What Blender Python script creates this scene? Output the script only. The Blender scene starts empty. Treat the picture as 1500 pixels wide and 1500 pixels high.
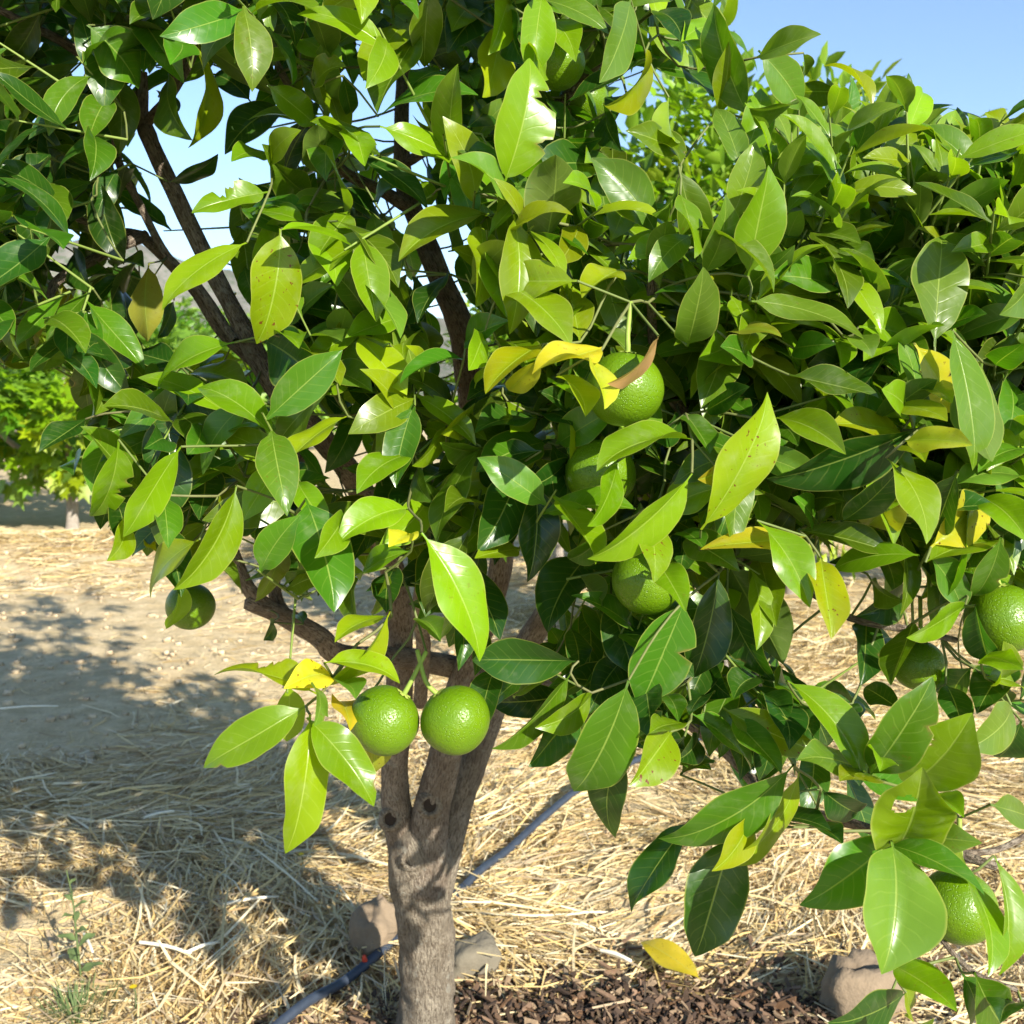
import bpy, math, random
import numpy as np
from mathutils import Vector, noise

random.seed(7); rng = np.random.default_rng(7)
scn = bpy.context.scene
col = scn.collection
R = math.radians

# ------------------------------------------------------------------ camera, sky, sun, exposure
CAM_H, PITCH, FPX = 1.15, R(6.1), 1500.0
cam = bpy.data.objects.new('camera', bpy.data.cameras.new('camera')); col.objects.link(cam)
cam.location = (0, 0, CAM_H); cam.rotation_euler = (R(90) - PITCH, 0, 0)
cam.data.sensor_width = 36; cam.data.lens = 36
cam.data.clip_start = 0.02; cam.data.clip_end = 12000
cam.data.dof.use_dof = True; cam.data.dof.focus_distance = 0.95; cam.data.dof.aperture_fstop = 14
scn.camera = cam
SUN_EL, SUN_AZ = R(26), R(146)            # azimuth clockwise from +Y: behind the camera, to its right
SUN = np.array([math.sin(SUN_AZ) * math.cos(SUN_EL), math.cos(SUN_AZ) * math.cos(SUN_EL), math.sin(SUN_EL)])
w = bpy.data.worlds.new('World'); scn.world = w; w.use_nodes = True
nt_ = w.node_tree; sky = nt_.nodes.new('ShaderNodeTexSky'); sky.sky_type = 'NISHITA'; sky.sun_disc = False
sky.sun_elevation = SUN_EL; sky.sun_rotation = SUN_AZ; sky.air_density = 1.0; sky.dust_density = 0.1; sky.ozone_density = 3.2
bg = nt_.nodes['Background']; bg.inputs[1].default_value = 0.10
nt_.links.new(sky.outputs[0], bg.inputs[0])
sl = bpy.data.lights.new('sun', 'SUN'); sl.energy = 4.9; sl.angle = R(0.5); sl.color = (1.0, 0.94, 0.82)
so = bpy.data.objects.new('sun', sl); col.objects.link(so)
so.rotation_euler = Vector(-SUN).to_track_quat('-Z', 'Y').to_euler(); so.location = (3, -4, 6)
scn.view_settings.view_transform = 'Standard'; scn.view_settings.look = 'None'
scn.view_settings.exposure = 1.30; scn.view_settings.gamma = 1.0
scn.cycles.max_bounces = 9; scn.cycles.diffuse_bounces = 6; scn.cycles.transmission_bounces = 6; scn.cycles.use_denoising = True

# ------------------------------------------------------------------ helpers
F = np.array([0, math.cos(PITCH), -math.sin(PITCH)]); U = np.array([0, math.sin(PITCH), math.cos(PITCH)]); X = np.array([1.0, 0, 0])
C0 = np.array([0, 0, CAM_H])
def at(px, py, d):                      # a point d metres deep in the direction read off the photograph (1500 px scale)
    return C0 + d * (F + X * (px - 750) / FPX + U * (750 - py) / FPX)
def on_ground(px, py, z=0.0):
    r = F + X * (px - 750) / FPX + U * (750 - py) / FPX
    return C0 + r * ((z - CAM_H) / r[2])
def proj(P):
    q = np.asarray(P) - C0; d = q @ F
    return 750 + FPX * (q @ X) / d, 750 - FPX * (q @ U) / d, d
def unit(v): return v / (np.linalg.norm(v) + 1e-12)

def tag(o, label=None, cat=None, group=None, kind=None):
    if label: o['label'] = label
    if cat: o['category'] = cat
    if group: o['group'] = group
    if kind: o['kind'] = kind
    return o
def empty(name, loc):
    o = bpy.data.objects.new(name, None); col.objects.link(o); o.location = loc; o.empty_display_size = 0.05
    return o
def mesh_data(name, V, Fc, mat, uv=None, colr=None, smooth=True):
    """V (n,3); Fc list of faces or int array (m,k); uv and colr are per vertex"""
    me = bpy.data.meshes.new(name)
    V = np.asarray(V, dtype=np.float32)
    if isinstance(Fc, np.ndarray):
        m, k = Fc.shape; flat = Fc.astype(np.int32).ravel(); starts = np.arange(0, m * k, k, dtype=np.int32)
    else:
        m = len(Fc); ln = np.array([len(f) for f in Fc], dtype=np.int32); starts = np.concatenate([[0], np.cumsum(ln)[:-1]]).astype(np.int32)
        flat = np.fromiter((i for f in Fc for i in f), dtype=np.int32)
    me.vertices.add(len(V)); me.vertices.foreach_set('co', V.ravel())
    me.loops.add(len(flat)); me.loops.foreach_set('vertex_index', flat)
    me.polygons.add(m); me.polygons.foreach_set('loop_start', starts)
    me.update(calc_edges=True); me.validate()
    me.polygons.foreach_set('use_smooth', np.full(m, smooth, dtype=bool))
    if uv is not None:
        l = me.uv_layers.new(name='UVMap'); l.data.foreach_set('uv', np.asarray(uv, np.float32)[flat].ravel())
    if colr is not None:
        a = me.attributes.new('Col', 'FLOAT_COLOR', 'POINT'); a.data.foreach_set('color', np.asarray(colr, np.float32).ravel())
    if mat: me.materials.append(mat)
    me.update()
    return me
def add(name, me, parent=None, origin=None):
    o = bpy.data.objects.new(name, me); col.objects.link(o)
    if parent is not None: o.parent = parent
    return o
class Bag:                               # collects pieces, then makes one mesh
    def __init__(s): s.V = []; s.F = []; s.uv = []; s.c = []; s.n = 0
    def put(s, V, Fc, uv=None, c=None):
        V = np.asarray(V); s.V.append(V); s.F.append(np.asarray(Fc) + s.n); s.n += len(V)
        s.uv.append(np.zeros((len(V), 2)) if uv is None else uv)
        s.c.append(np.ones((len(V), 4)) if c is None else (np.tile(np.asarray(c, float), (len(V), 1)) if np.ndim(c) == 1 else c))
    def mesh(s, name, mat, off=(0, 0, 0), smooth=True):
        return mesh_data(name, np.concatenate(s.V) - np.asarray(off), np.concatenate(s.F), mat, np.concatenate(s.uv), np.concatenate(s.c), smooth)

# ------------------------------------------------------------------ materials
def new_mat(name):
    m = bpy.data.materials.new(name); m.use_nodes = True; nt = m.node_tree
    return m, nt, nt.nodes['Principled BSDF'], nt.nodes['Material Output']
def N(nt, t, **kw):
    n = nt.nodes.new(t)
    for k, v in kw.items():
        if k == 'op': n.operation = v
        elif k.startswith('i'): n.inputs[int(k[1:])].default_value = v
        else: setattr(n, k, v)
    return n
def mth(nt, op, a, b=None, c=None):
    n = nt.nodes.new('ShaderNodeMath'); n.operation = op
    for i, x in enumerate((a, b, c)):
        if x is None: continue
        if isinstance(x, (int, float)): n.inputs[i].default_value = x
        else: nt.links.new(x, n.inputs[i])
    return n.outputs[0]
def mixc(nt, fac, a, b, mode='MIX'):
    n = nt.nodes.new('ShaderNodeMix'); n.data_type = 'RGBA'; n.blend_type = mode
    for s, x in ((0, fac), (6, a), (7, b)):
        if isinstance(x, (int, float)): n.inputs[s].default_value = x
        elif isinstance(x, tuple): n.inputs[s].default_value = (*x, 1.0) if len(x) == 3 else x
        else: nt.links.new(x, n.inputs[s])
    return n.outputs[2]
def sstep(nt, x, lo, hi):
    n = nt.nodes.new('ShaderNodeMapRange'); n.interpolation_type = 'SMOOTHSTEP'; nt.links.new(x, n.inputs[0])
    n.inputs[1].default_value = lo; n.inputs[2].default_value = hi
    return n.outputs[0]
def tex_noise(nt, scale, detail=3, vec=None, rough=0.5, dist=0.0):
    n = nt.nodes.new('ShaderNodeTexNoise'); n.inputs['Scale'].default_value = scale; n.inputs['Detail'].default_value = detail
    n.inputs['Roughness'].default_value = rough; n.inputs['Distortion'].default_value = dist
    if vec is not None: nt.links.new(vec, n.inputs['Vector'])
    return n.outputs['Fac']
def bump(nt, h, strength, dist, bsdf):
    b = nt.nodes.new('ShaderNodeBump'); b.inputs['Strength'].default_value = strength; b.inputs['Distance'].default_value = dist
    nt.links.new(h, b.inputs['Height']); nt.links.new(b.outputs[0], bsdf.inputs['Normal']); return b.outputs[0]

def leaf_material(name, trans=0.43, detail=True, rough=0.34):
    m, nt, bs, out = new_mat(name); L = nt.links.new
    ca = N(nt, 'ShaderNodeVertexColor', layer_name='Col')
    uvn = N(nt, 'ShaderNodeUVMap', uv_map='UVMap'); sp = N(nt, 'ShaderNodeSeparateXYZ'); L(uvn.outputs[0], sp.inputs[0])
    geo = N(nt, 'ShaderNodeNewGeometry'); P = geo.outputs['Position']
    u = mth(nt, 'ABSOLUTE', mth(nt, 'SUBTRACT', sp.outputs[0], 0.5)); u = mth(nt, 'MULTIPLY', u, 2.0)
    v = sp.outputs[1]
    n1 = tex_noise(nt, 22, 3, P)
    base = mixc(nt, 1.0, ca.outputs[0], mixc(nt, n1, (0.72, 0.78, 0.7), (1.22, 1.16, 1.2)), 'MULTIPLY')
    if detail:
        rib = mth(nt, 'SUBTRACT', 1.0, sstep(nt, u, 0.012, 0.045))
        ph = mth(nt, 'SUBTRACT', mth(nt, 'MULTIPLY', v, 10.0), mth(nt, 'MULTIPLY', u, 1.7))
        ph = mth(nt, 'ADD', ph, mth(nt, 'MULTIPLY', tex_noise(nt, 60, 1, P), 0.5))
        fr = mth(nt, 'ABSOLUTE', mth(nt, 'SUBTRACT', mth(nt, 'FRACT', ph), 0.5))
        vein = mth(nt, 'SUBTRACT', 1.0, sstep(nt, fr, 0.0, 0.10))
        vein = mth(nt, 'MULTIPLY', vein, mth(nt, 'SUBTRACT', 1.0, sstep(nt, u, 0.55, 0.95)))
        lite = mixc(nt, 0.62, base, (0.42, 0.52, 0.12))
        base = mixc(nt, mth(nt, 'MULTIPLY', vein, mth(nt, 'MULTIPLY', n1, 0.28)), base, lite)
        base = mixc(nt, mth(nt, 'MULTIPLY', rib, 0.6), base, lite)
        base = mixc(nt, mth(nt, 'MULTIPLY', sstep(nt, u, 0.93, 1.0), 0.55), base, (0.34, 0.36, 0.08))
        # dusty film and pale rubbed patches on old leaves
        dust = sstep(nt, tex_noise(nt, 34, 4, P, 0.65), 0.52, 0.78)
        base = mixc(nt, mth(nt, 'MULTIPLY', dust, 0.14), base, (0.42, 0.42, 0.30))
        # chlorotic specks where the alpha asks for them
        spk = sstep(nt, tex_noise(nt, 210, 2, P), 0.66, 0.72)
        spk = mth(nt, 'MULTIPLY', spk, mth(nt, 'SUBTRACT', 1.0, ca.outputs[1]))
        base = mixc(nt, spk, base, (0.14, 0.05, 0.012))
        h = mth(nt, 'ADD', mth(nt, 'MULTIPLY', vein, -0.10), mth(nt, 'MULTIPLY', rib, -0.5))
        h = mth(nt, 'ADD', h, mth(nt, 'MULTIPLY', tex_noise(nt, 48, 2, P), 1.6))
        nrm = bump(nt, h, 0.35, 0.0016, bs)
        L(mth(nt, 'ADD', rough - 0.06, mth(nt, 'MULTIPLY', dust, 0.3)), bs.inputs['Roughness'])
    else:
        bs.inputs['Roughness'].default_value = rough + 0.1
    under = mixc(nt, 0.38, base, (0.21, 0.29, 0.07))
    both = mixc(nt, geo.outputs['Backfacing'], base, under)
    L(both, bs.inputs['Base Color'])
    bs.inputs['Specular IOR Level'].default_value = 0.5
    tr = N(nt, 'ShaderNodeBsdfTranslucent'); L(mixc(nt, 1.0, base, (1.5, 1.5, 0.4), 'MULTIPLY'), tr.inputs[0])
    mx = N(nt, 'ShaderNodeMixShader'); mx.inputs[0].default_value = trans
    L(bs.outputs[0], mx.inputs[1]); L(tr.outputs[0], mx.inputs[2]); L(mx.outputs[0], out.inputs[0])
    return m
LEAF = leaf_material('citrus_leaf')
FARLEAF = leaf_material('distant_leaf', 0.4, False)

def bark_material(name, c1, c2, c3, scale=1.0):
    m, nt, bs, out = new_mat(name); L = nt.links.new
    uvn = N(nt, 'ShaderNodeUVMap', uv_map='UVMap'); mp = N(nt, 'ShaderNodeMapping'); mp.inputs['Scale'].default_value = (330 * scale, 70 * scale, 1)
    L(uvn.outputs[0], mp.inputs[0])
    geo = N(nt, 'ShaderNodeNewGeometry'); P = geo.outputs['Position']
    st = tex_noise(nt, 1.0, 4, mp.outputs[0], 0.65, 0.6)
    bl = tex_noise(nt, 28, 4, P, 0.6); fine = tex_noise(nt, 260, 3, P, 0.6)
    b = mixc(nt, sstep(nt, bl, 0.38, 0.66), c1, c2)
    b = mixc(nt, sstep(nt, st, 0.45, 0.64), b, c3)
    b = mixc(nt, 1.0, b, mixc(nt, fine, (0.6, 0.6, 0.6), (1.35, 1.3, 1.25)), 'MULTIPLY')
    lich = sstep(nt, tex_noise(nt, 46, 3, P), 0.62, 0.7)
    b = mixc(nt, mth(nt, 'MULTIPLY', lich, 0.4), b, (0.33, 0.32, 0.27))
    L(b, bs.inputs['Base Color']); bs.inputs['Roughness'].default_value = 0.9; bs.inputs['Specular IOR Level'].default_value = 0.15
    h = mth(nt, 'ADD', mth(nt, 'MULTIPLY', st, 1.3), mth(nt, 'MULTIPLY', fine, 0.7)); bump(nt, h, 1.0, 0.006, bs)
    return m
BARK = bark_material('citrus_bark', (0.20, 0.170, 0.130), (0.29, 0.255, 0.20), (0.115, 0.092, 0.070))
LIMB = bark_material('limb_bark', (0.215, 0.175, 0.135), (0.32, 0.275, 0.22), (0.11, 0.083, 0.062), 1.3)
GREYBARK = bark_material('grey_bark', (0.36, 0.32, 0.28), (0.46, 0.42, 0.37), (0.22, 0.19, 0.16))

def plain(name, c, rough=0.7, var=0.25, scale=60, bumpd=0.0, vcol=False, trans=0.0, spec=0.3):
    m, nt, bs, out = new_mat(name); L = nt.links.new
    P = N(nt, 'ShaderNodeNewGeometry').outputs['Position']
    n1 = tex_noise(nt, scale, 4, P, 0.6)
    b = c
    if vcol: b = N(nt, 'ShaderNodeVertexColor', layer_name='Col').outputs[0]
    bb = mixc(nt, 1.0, b, mixc(nt, n1, (1 - var,) * 3, (1 + var,) * 3), 'MULTIPLY')
    L(bb, bs.inputs['Base Color']); bs.inputs['Roughness'].default_value = rough; bs.inputs['Specular IOR Level'].default_value = spec
    if bumpd: bump(nt, n1, 0.8, bumpd, bs)
    if trans:
        tr = N(nt, 'ShaderNodeBsdfTranslucent'); L(bb, tr.inputs[0]); mx = N(nt, 'ShaderNodeMixShader'); mx.inputs[0].default_value = trans
        L(bs.outputs[0], mx.inputs[1]); L(tr.outputs[0], mx.inputs[2]); L(mx.outputs[0], out.inputs[0])
    return m
TWIG = plain('green_twig', (0.15, 0.2, 0.05), 0.6, 0.3, 90, vcol=True)
STRAW = plain('dry_straw', (0.5, 0.36, 0.15), 0.55, 0.25, 40, vcol=True, trans=0.12, spec=0.35)
CHIP = plain('wood_chip', (0.1, 0.06, 0.03), 0.85, 0.35, 120, 0.001, vcol=True)
STONE = plain('field_stone', (0.20, 0.15, 0.10), 0.92, 0.35, 24, 0.012)
GREYSTONE = plain('grey_stone', (0.15, 0.13, 0.095), 0.92, 0.3, 30, 0.010)
PIPE = plain('polythene_pipe', (0.030, 0.040, 0.060), 0.5, 0.5, 50, 0.0006, spec=0.45)
RED = plain('red_emitter', (0.55, 0.05, 0.02), 0.5, 0.15)
PETAL = plain('yellow_petal', (0.75, 0.55, 0.01), 0.6, 0.1, trans=0.3)
WEED = plain('weed_green', (0.12, 0.17, 0.06), 0.7, 0.25, 80, trans=0.3)
KNOT = plain('knot_hollow', (0.035, 0.024, 0.017), 0.95, 0.5, 200, 0.002)

def orange_material():
    m, nt, bs, out = new_mat('green_orange_rind'); L = nt.links.new
    tc = N(nt, 'ShaderNodeTexCoord'); P = tc.outputs['Object']
    v = N(nt, 'ShaderNodeTexVoronoi'); v.inputs['Scale'].default_value = 520; L(P, v.inputs['Vector'])
    n1 = tex_noise(nt, 30, 3, P); n2 = tex_noise(nt, 330, 2, P, 0.6)
    b = mixc(nt, n1, (0.056, 0.132, 0.002), (0.115, 0.195, 0.003))
    pore = mth(nt, 'SUBTRACT', 1.0, sstep(nt, v.outputs['Distance'], 0.05, 0.38))
    b = mixc(nt, mth(nt, 'MULTIPLY', pore, 0.35), b, (0.14, 0.245, 0.008))
    blem = sstep(nt, tex_noise(nt, 120, 3, P), 0.72, 0.76)
    b = mixc(nt, mth(nt, 'MULTIPLY', blem, 0.6), b, (0.20, 0.16, 0.06))
    L(b, bs.inputs['Base Color']); bs.inputs['Roughness'].default_value = 0.33; bs.inputs['Specular IOR Level'].default_value = 0.36
    h = mth(nt, 'ADD', mth(nt, 'MULTIPLY', pore, -1.0), mth(nt, 'MULTIPLY', n2, 1.2)); bump(nt, h, 0.6, 0.0010, bs)
    bs.inputs['Subsurface Weight'].default_value = 0.0
    return m
RIND = orange_material()

def ground_material():
    m, nt, bs, out = new_mat('dry_soil'); L = nt.links.new
    P = N(nt, 'ShaderNodeNewGeometry').outputs['Position']
    big = tex_noise(nt, 0.9, 5, P, 0.6); mid = tex_noise(nt, 9, 5, P, 0.65); fine = tex_noise(nt, 70, 4, P, 0.7)
    mp = N(nt, 'ShaderNodeMapping'); mp.inputs['Scale'].default_value = (14, 110, 30); mp.inputs['Rotation'].default_value = (0, 0, 0.3); L(P, mp.inputs[0])
    lit = tex_noise(nt, 1.0, 3, mp.outputs[0], 0.6, 1.2)
    b = mixc(nt, sstep(nt, mid, 0.3, 0.72), (0.52, 0.40, 0.225), (0.72, 0.575, 0.355))
    b = mixc(nt, mth(nt, 'MULTIPLY', sstep(nt, lit, 0.55, 0.66), 0.5), b, (0.64, 0.50, 0.27))
    b = mixc(nt, mth(nt, 'MULTIPLY', sstep(nt, big, 0.48, 0.7), 0.45), b, (0.44, 0.33, 0.18))
    b = mixc(nt, 1.0, b, mixc(nt, fine, (0.62, 0.62, 0.62), (1.25, 1.24, 1.22)), 'MULTIPLY')
    L(b, bs.inputs['Base Color']); bs.inputs['Roughness'].default_value = 0.95; bs.inputs['Specular IOR Level'].default_value = 0.1
    h = mth(nt, 'ADD', mid, mth(nt, 'MULTIPLY', fine, 0.45)); bump(nt, h, 1.0, 0.03, bs)
    return m
def hill_material():
    m, nt, bs, out = new_mat('scrub_hillside'); L = nt.links.new
    P = N(nt, 'ShaderNodeNewGeometry').outputs['Position']
    a = tex_noise(nt, 0.012, 6, P, 0.65); s = tex_noise(nt, 0.07, 4, P, 0.7)
    b = mixc(nt, sstep(nt, a, 0.35, 0.65), (0.11, 0.105, 0.08), (0.19, 0.175, 0.145))
    b = mixc(nt, sstep(nt, s, 0.5, 0.62), b, (0.07, 0.09, 0.045))
    L(b, bs.inputs['Base Color']); bs.inputs['Roughness'].default_value = 1.0; bs.inputs['Specular IOR Level'].default_value = 0.0
    return m

# ------------------------------------------------------------------ ground and hills
def gh(x, y):                            # terrain height
    r = math.hypot(x, y - 2)
    k = 1.0 if r < 12 else max(0.0, 1 - (r - 12) / 30)
    h = 0.035 * noise.noise((x * 0.9, y * 0.9, 3.1)) + 0.016 * noise.noise((x * 3.7, y * 3.7, 1.0)) + 0.014 * noise.noise((x * 11, y * 11, 5.0))
    mound = 0.16 * math.exp(-((x + 3.9) / 1.9) ** 2 - ((y - 7.6) / 0.9) ** 2)
    basin = -0.02 * math.exp(-((x - 0.1) ** 2 + (y - 1.8) ** 2) / 0.25)
    return h * k + mound + basin
n = 261; s = np.linspace(-1, 1, n); gx = 0.547 * np.sinh(9.5 * s); gy = gx + 2.4
GV = [(x, y, gh(x, y)) for y in gy for x in gx]
ii = np.arange(n - 1); a0 = (ii[:, None] * n + ii[None, :]).ravel()
ground = add('ground', mesh_data('ground', GV, np.stack([a0, a0 + 1, a0 + n + 1, a0 + n], 1), ground_material()))
tag(ground, 'dry sandy orchard soil with scattered litter', 'ground', kind='structure')

def hill(name, x0, x1, y0, y1, hfun, label):
    nx, ny = 110, 36; V = []
    for j in range(ny):
        for i in range(nx):
            x = x0 + (x1 - x0) * i / (nx - 1); y = y0 + (y1 - y0) * j / (ny - 1)
            e = math.sin(math.pi * min(1, j / (ny - 1) * 0.999)) ; sx = math.sin(math.pi * i / (nx - 1)) ** 0.6
            nn = noise.fractal((x / 420, y / 420, 0.3), 1.0, 2.0, 6)
            V.append((x, y, max(-8, hfun(x) * e * sx * (1 + 0.34 * nn) - 6)))
    i = np.arange(nx - 1); j = np.arange(ny - 1); a = (j[:, None] * nx + i[None, :]).ravel()
    o = add(name, mesh_data(name, V, np.stack([a, a + 1, a + nx + 1, a + nx], 1), HILL))
    return tag(o, label, 'hill', kind='structure')
HILL = hill_material()
hill('hill', -2300, 500, 1500, 2900, lambda x: 265 - 40 * math.cos(x / 300), 'grey rocky hillside beyond the orchard on the fig tree side')
hill('hill', 100, 2600, 1350, 2700, lambda x: 300 - 30 * math.sin(x / 190), 'blue grey hill beyond the citrus rows')

# the dusty air over the valley, round everything
hz = np.array([(sx, sy, sz) for sz in (-14.0, 480.0) for sy in (-3800.0, 3900.0) for sx in (-3900.0, 3900.0)])
hm = bpy.data.materials.new('valley_haze'); hm.use_nodes = True; hm.node_tree.nodes.clear()
ho = hm.node_tree.nodes.new('ShaderNodeOutputMaterial'); hv = hm.node_tree.nodes.new('ShaderNodeVolumePrincipled')
hv.inputs['Density'].default_value = 0.00006; hv.inputs['Color'].default_value = (0.86, 0.92, 1.0, 1); hv.inputs['Anisotropy'].default_value = 0.2
hm.node_tree.links.new(hv.outputs[0], ho.inputs['Volume'])
tag(add('haze', mesh_data('haze', hz, np.array([(0, 2, 3, 1), (4, 5, 7, 6), (0, 1, 5, 4), (1, 3, 7, 5), (3, 2, 6, 7), (2, 0, 4, 6)]), hm, smooth=False)), 'thin pale haze lying over the valley', 'haze', kind='stuff')

# ------------------------------------------------------------------ leaves
FC = {}
def leaf_faces(nt, nu):
    if (nt, nu) not in FC:
        i, j = np.meshgrid(np.arange(nt), np.arange(nu), indexing='ij'); a = (i * (nu + 1) + j).ravel()
        FC[(nt, nu)] = np.stack([a, a + 1, a + nu + 2, a + nu + 1], 1)
    return FC[(nt, nu)]
def leaf_geo(B, T, W, nrm, bow=0.06, fold=0.25, wave=0.05, side=0.0, twist=0.0, nt=20, nu=8, bites=(), hole=None, ph=0.0, pet=0.085, crink=0.0):
    a = T - B; L = np.linalg.norm(a); ah = a / L
    nrm = unit(nrm - ah * (nrm @ ah)); x = np.cross(ah, nrm)
    t = np.linspace(0, 1, nt + 1) ** 0.92
    sb = np.clip((t - pet) / (1 - pet), 0, 1)
    wd = np.sin(np.pi * sb ** 0.90) ** 0.66
    tip = np.clip((sb - 0.74) / 0.26, 0, 1); wd = wd * (1 - 0.34 * tip * tip * (3 - 2 * tip)) 
    hw = 0.5 * W * wd; hw = np.maximum(hw, np.where(sb <= 0, 0.0011, 0.0002))
    u = np.linspace(-1, 1, nu + 1)
    HW = np.repeat(hw[:, None], nu + 1, 1)
    HW = HW * (1 + 0.022 * np.sin(15 * t + ph)[:, None] * np.abs(u)[None, :] ** 3 + 0.008 * np.sin(31 * t + 2 * ph)[:, None])
    global BITE
    BITE = np.zeros((nt + 1, nu + 1))
    for (bt, bw, bd, sg) in bites:
        g = np.clip(1 - ((t - bt) / bw) ** 2, 0, 1) ** 0.5 * (1 + .22 * np.sin(97 * t + ph) + .15 * np.sin(173 * t))
        BITE = np.maximum(BITE, np.clip(1.6 - np.abs((t - bt) / bw), 0, 1)[:, None] * (np.sign(u) == sg)[None, :] * np.abs(u)[None, :] ** 9)
        m = (np.sign(u) == sg)[None, :] * g[:, None]
        HW = HW * (1 - bd * m)
    xx = HW * u[None, :]
    au = np.abs(u)[None, :]
    arch = 4 * t * (1 - t)
    zz = np.repeat((bow * L * arch - 0.03 * L * tip ** 2)[:, None], nu + 1, 1) + fold * np.abs(xx) - 0.35 * fold * xx ** 2 / (0.5 * W + 1e-6)
    zz = zz + wave * W * au ** 2 * np.sin(7.5 * t[:, None] + ph + (u[None, :] > 0) * 1.7) * wd[:, None]
    if crink: zz = zz + crink * W * np.sin(46 * t[:, None] - 5 * au + ph) * au * (1.3 - au) * wd[:, None]
    tw = twist * (t - 0.35)
    cx, sx = np.cos(tw)[:, None], np.sin(tw)[:, None]
    xr = xx * cx - (zz - bow * L * arch[:, None]) * sx; zr = xx * sx + (zz - bow * L * arch[:, None]) * cx + bow * L * arch[:, None]
    xr = xr + (side * L * arch)[:, None]
    V = B + ah * (t * L)[:, None, None] + x * xr[..., None] + nrm * zr[..., None]
    uv = np.stack(np.broadcast_arrays((u * 0.5 + 0.5)[None, :], t[:, None]), -1).reshape(-1, 2)
    Fq = leaf_faces(nt, nu)
    if hole:
        hu, ht, ru, rt = hole; c = uv[Fq].mean(1)
        Fq = Fq[((c[:, 0] - hu) / ru) ** 2 + ((c[:, 1] - ht) / rt) ** 2 > 1]
    return V.reshape(-1, 3), Fq, uv

TONE = {'D': (0.030, 0.098, 0.008), 'G': (0.072, 0.195, 0.008), 'L': (0.175, 0.315, 0.005), 'P': (0.135, 0.255, 0.022),  # D: older leaves' dark green, with the shade of inner leaves put into it
        'O': (0.095, 0.180, 0.007), 'M': (0.245, 0.330, 0.006), 'Y': (0.64, 0.60, 0.030), 'A': (0.36, 0.32, 0.020), 'B': (0.42, 0.24, 0.11)}
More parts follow.
